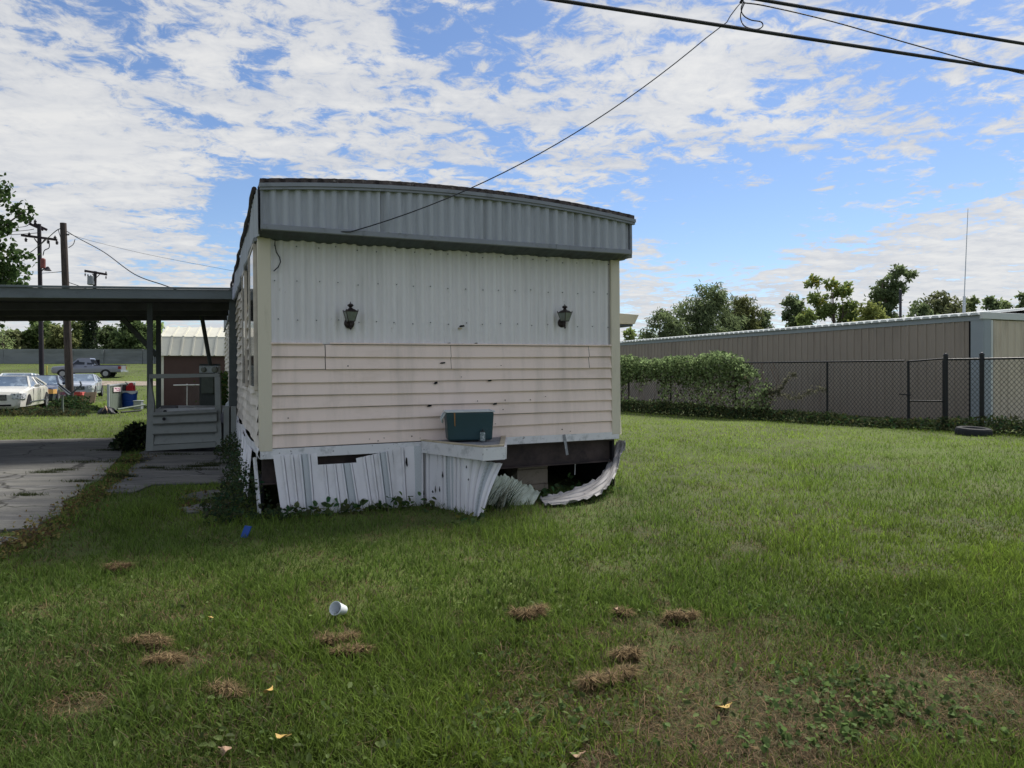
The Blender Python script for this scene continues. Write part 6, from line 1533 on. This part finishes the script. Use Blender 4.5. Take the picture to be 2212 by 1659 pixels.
# clover
def clover(n, seed):
    r2 = np.random.default_rng(seed)
    cs = [(1850, 1530, .26, 1.2), (1950, 1570, .22, .8), (1790, 1480, .14, .5), (2100, 1590, .30, .6), (1180, 1560, .20, .5), (1130, 1600, .2, .4), (1830, 1600, .14, .4), (1650, 1620, .16, .25), (1060, 1440, .18, .2), (600, 1600, .2, .2), (1990, 1380, .3, .3), (1750, 1350, .3, .25)]
    wts = np.array([c[3] for c in cs]); wts /= wts.sum(); k = r2.choice(len(cs), n, p=wts); cen = np.array([G(c[0], c[1]) for c in cs])[k]; sd = np.array([c[2] for c in cs])[k][:, None]
    xy = cen + r2.normal(size=(n, 2)) * sd * np.array([1, .6])
    z = r2.uniform(.02, .06, n); az = r2.uniform(0, 6.28, n)
    pos = []; 
    for j in range(3):
        a_ = az + j * 2.09; pos.append(np.stack([xy[:, 0] + .004 * np.cos(a_), xy[:, 1] + .004 * np.sin(a_), z], 1))
    P_ = np.concatenate(pos); col = np.tile(np.array([[.115, .175, .055]]) * r2.uniform(.5, 1.4, (n, 1)), (3, 1))
    # leaflets radiate: build with normals near vertical
    nn = r2.normal(size=(len(P_), 3)) * .25 + np.array([0, 0, 1.0])
    return leaves(P_, np.tile(r2.uniform(.016, .030, n), 3), col, .9, nrm=nn, r=r2)
r2 = np.random.default_rng(63); n = 5200; Y = 2.3 * 9 / (9 - 6.7 * r2.uniform(0, 1, n)); x = r2.uniform(-.86, .86, n) * (Y + .3)
ok = ~excluded(x, Y) & (fbm(x * 1.6, Y * 1.6, 91) > .5); x, Y = x[ok], Y[ok]; n = len(x)
V_, F_, T_ = leaves(np.stack([x, Y, r2.uniform(.015, .065, n)], 1), r2.uniform(.018, .045, n), np.array([[.14, .19, .06]]) * r2.uniform(.45, 1.35, (n, 1)), .55, nrm=r2.normal(size=(n, 3)) * .4 + np.array([0, 0, 1.0]), r=r2)
o = npmesh("lawn_weeds", V_, F_, T_, m_grass); o['kind'] = 'stuff'; tag(o, "small broad leaved weeds mixed through the near lawn", "weeds")
V_, F_, T_ = clover(560, 9)
o = npmesh("clover", V_, F_, T_, m_grass); o['kind'] = 'stuff'; tag(o, "patches of small round leaved clover in the near lawn", "clover")
# straw tufts left by the mower, each a thing
RK = .80
tufts = [(1130, 1332, .17, .055, "largest straw tuft, below the hitch cover in the middle lawn"), (1472, 1336, .13, .045, "straw tuft right of the largest one"), (1345, 1322, .06, .03, "tiny straw tuft between two larger ones"),
         (318, 1392, .17, .045, "long flat straw clump left of the foam cup"), (356, 1424, .15, .04, "slanting straw clump just below the long flat one"), (718, 1380, .12, .05, "straw tuft directly under the foam cup"),
         (748, 1412, .10, .035, "low straw tuft below and right of the foam cup"), (255, 1222, .16, .03, "wide straw clump in the shaded grass near the driveway"), (478, 1492, .13, .04, "brown straw tuft low at the left"),
         (1345, 1425, .09, .06, "upright brown tuft above the bare patch"), (1290, 1490, .17, .055, "matted straw tuft at the left of the bare patch")]
for k, (u, v, rad, ht, lb) in enumerate(tufts):
    r2 = np.random.default_rng(200 + k); rad *= RK; ht *= 1.1; n = int(2600 * rad / .15); g_ = G(u, v + 14)
    a_ = r2.uniform(0, 6.283, n); q = np.abs(r2.normal(0, .48, n)).clip(0, 1.5); jj = r2.integers(0, 5, n); cxs = np.cumsum(r2.uniform(.1, .5, 5)) * rad - .7 * rad; cys = np.cumsum(r2.uniform(-.4, .4, 5)) * rad; rs_ = r2.uniform(.08, .50, 5) * rad; x = cxs[jj] + rs_[jj] * q * np.cos(a_); y = cys[jj] + rs_[jj] * .95 * q * np.sin(a_)
    if k == 4: y = y + x * .8
    z = .014 + ht * .85 * np.clip(1 - q ** 2, 0, 1) * r2.uniform(0, 1, n) ** .7
    colr = np.array([[.30, .215, .115]]) * (r2.uniform(.08, 1.2, (n, 1)) ** 1.3) * (.45 + .55 * (z / z.max()))[:, None] ** 0
    V_, F_, T_ = ribbons(np.stack([x, y, z], 1), r2.uniform(.02, .06, n) * (1 - .45 * np.clip(q, 0, 1)), np.full(n, .003) * r2.uniform(.6, 1.5, n), r2.normal(k * 1.1, 1.1, n) + np.pi * r2.integers(0, 2, n), r2.uniform(1.4, 1.62, n), 2, colr, r=r2)
    o = npmesh("straw_tuft", V_, F_, T_, m_dead); o.location = (g_[0], g_[1], 0); tag(o, lb, "straw tuft", "straw tufts on the lawn")
# leaf litter in the seam between the slabs
r2 = np.random.default_rng(77)
seam = [G(u, v) for u, v in ((305, 985), (268, 1010), (238, 1035), (215, 1062), (190, 1080), (160, 1100), (140, 1122), (95, 1150), (55, 1172), (0, 1192), (-60, 1215))]
n = 2000; k = r2.integers(0, len(seam) - 1, n); t = r2.uniform(0, 1, n)[:, None]; S = np.array(seam); c = S[k] * (1 - t) + S[k + 1] * t
c = c + r2.normal(size=(n, 2)) * np.array([.13, .10]); ex = np.zeros(n, bool)
c2 = np.array([G(u, v) for u, v in zip(r2.uniform(380, 500, 300), r2.uniform(1060, 1112, 300))]); c = np.concatenate([c, c2]); n = len(c)
pal = np.array([[.26, .19, .07], [.16, .10, .05], [.30, .25, .09], [.10, .075, .045], [.12, .13, .04]])
V_, F_, T_ = leaves(np.concatenate([c, r2.uniform(.01, .045, (n, 1))], 1), r2.uniform(.022, .05, n), pal[r2.integers(0, 5, n)] * r2.uniform(.6, 1.1, (n, 1)), .6, nrm=np.tile([[0, 0, 1.]], (n, 1)) + r2.normal(size=(n, 3)) * .35, r=r2)
o = npmesh("leaf_litter", V_, F_, T_, m_leaf); o['kind'] = 'stuff'; tag(o, "yellow and brown leaf litter along the driveway seam", "leaf litter")
# weeds in the driveway cracks
cr = [(585, 0)]
cps = [G(u, v) for u, v in ((270, 1034), (330, 1015), (455, 1010), (400, 1018), (470, 1005), (375, 985), (175, 1055 - 10), (265 + 15, 1000), (100, 1025), (240, 996 - 20), (250, 1032), (420, 1012), (60, 1075), (130, 1020), (195, 1002))]
k = r2.integers(0, len(cps), 5200); c = np.array(cps)[k] + r2.normal(size=(5200, 2)) * np.array([.16, .05]) * r2.uniform(.5, 1.4, (len(cps), 1))[k]
V_, F_, T_ = ribbons(np.concatenate([c, np.full((5200, 1), .02)], 1), r2.uniform(.015, .06, 5200), np.full(5200, .007), r2.uniform(0, 6.28, 5200), r2.uniform(.3, 1.2, 5200), 2, np.array([[.055, .07, .028]]) * r2.uniform(.5, 1.4, (5200, 1)), r=r2)
o = npmesh("crack_weeds", V_, F_, T_, m_grass); o['kind'] = 'stuff'; tag(o, "thin grass growing in the driveway cracks", "weeds")
# long dead grass clump at the twisted panel
n = 110; a_ = r2.uniform(0, 6.28, n); bx_ = hx(1075, -.55)
q0_ = np.array(tuple(lot(bx_, -.55))); pos = np.stack([q0_[0] + r2.normal(0, .12, n), q0_[1] + r2.normal(0, .10, n), np.zeros(n)], 1)
V_, F_, T_ = ribbons(pos, r2.uniform(.15, .42, n), r2.uniform(.006, .011, n), r2.uniform(-.9, .9, n), r2.uniform(.3, 1.2, n), 4, np.where((r2.uniform(0, 1, n) < .35)[:, None], np.array([[.30, .29, .22]]), np.array([[.04, .06, .03]])), r=r2)
o = npmesh("tall_grass_clump", V_, F_, T_, m_grass); tag(o, "clump of long half dead grass beside the twisted skirting panel", "grass clump")
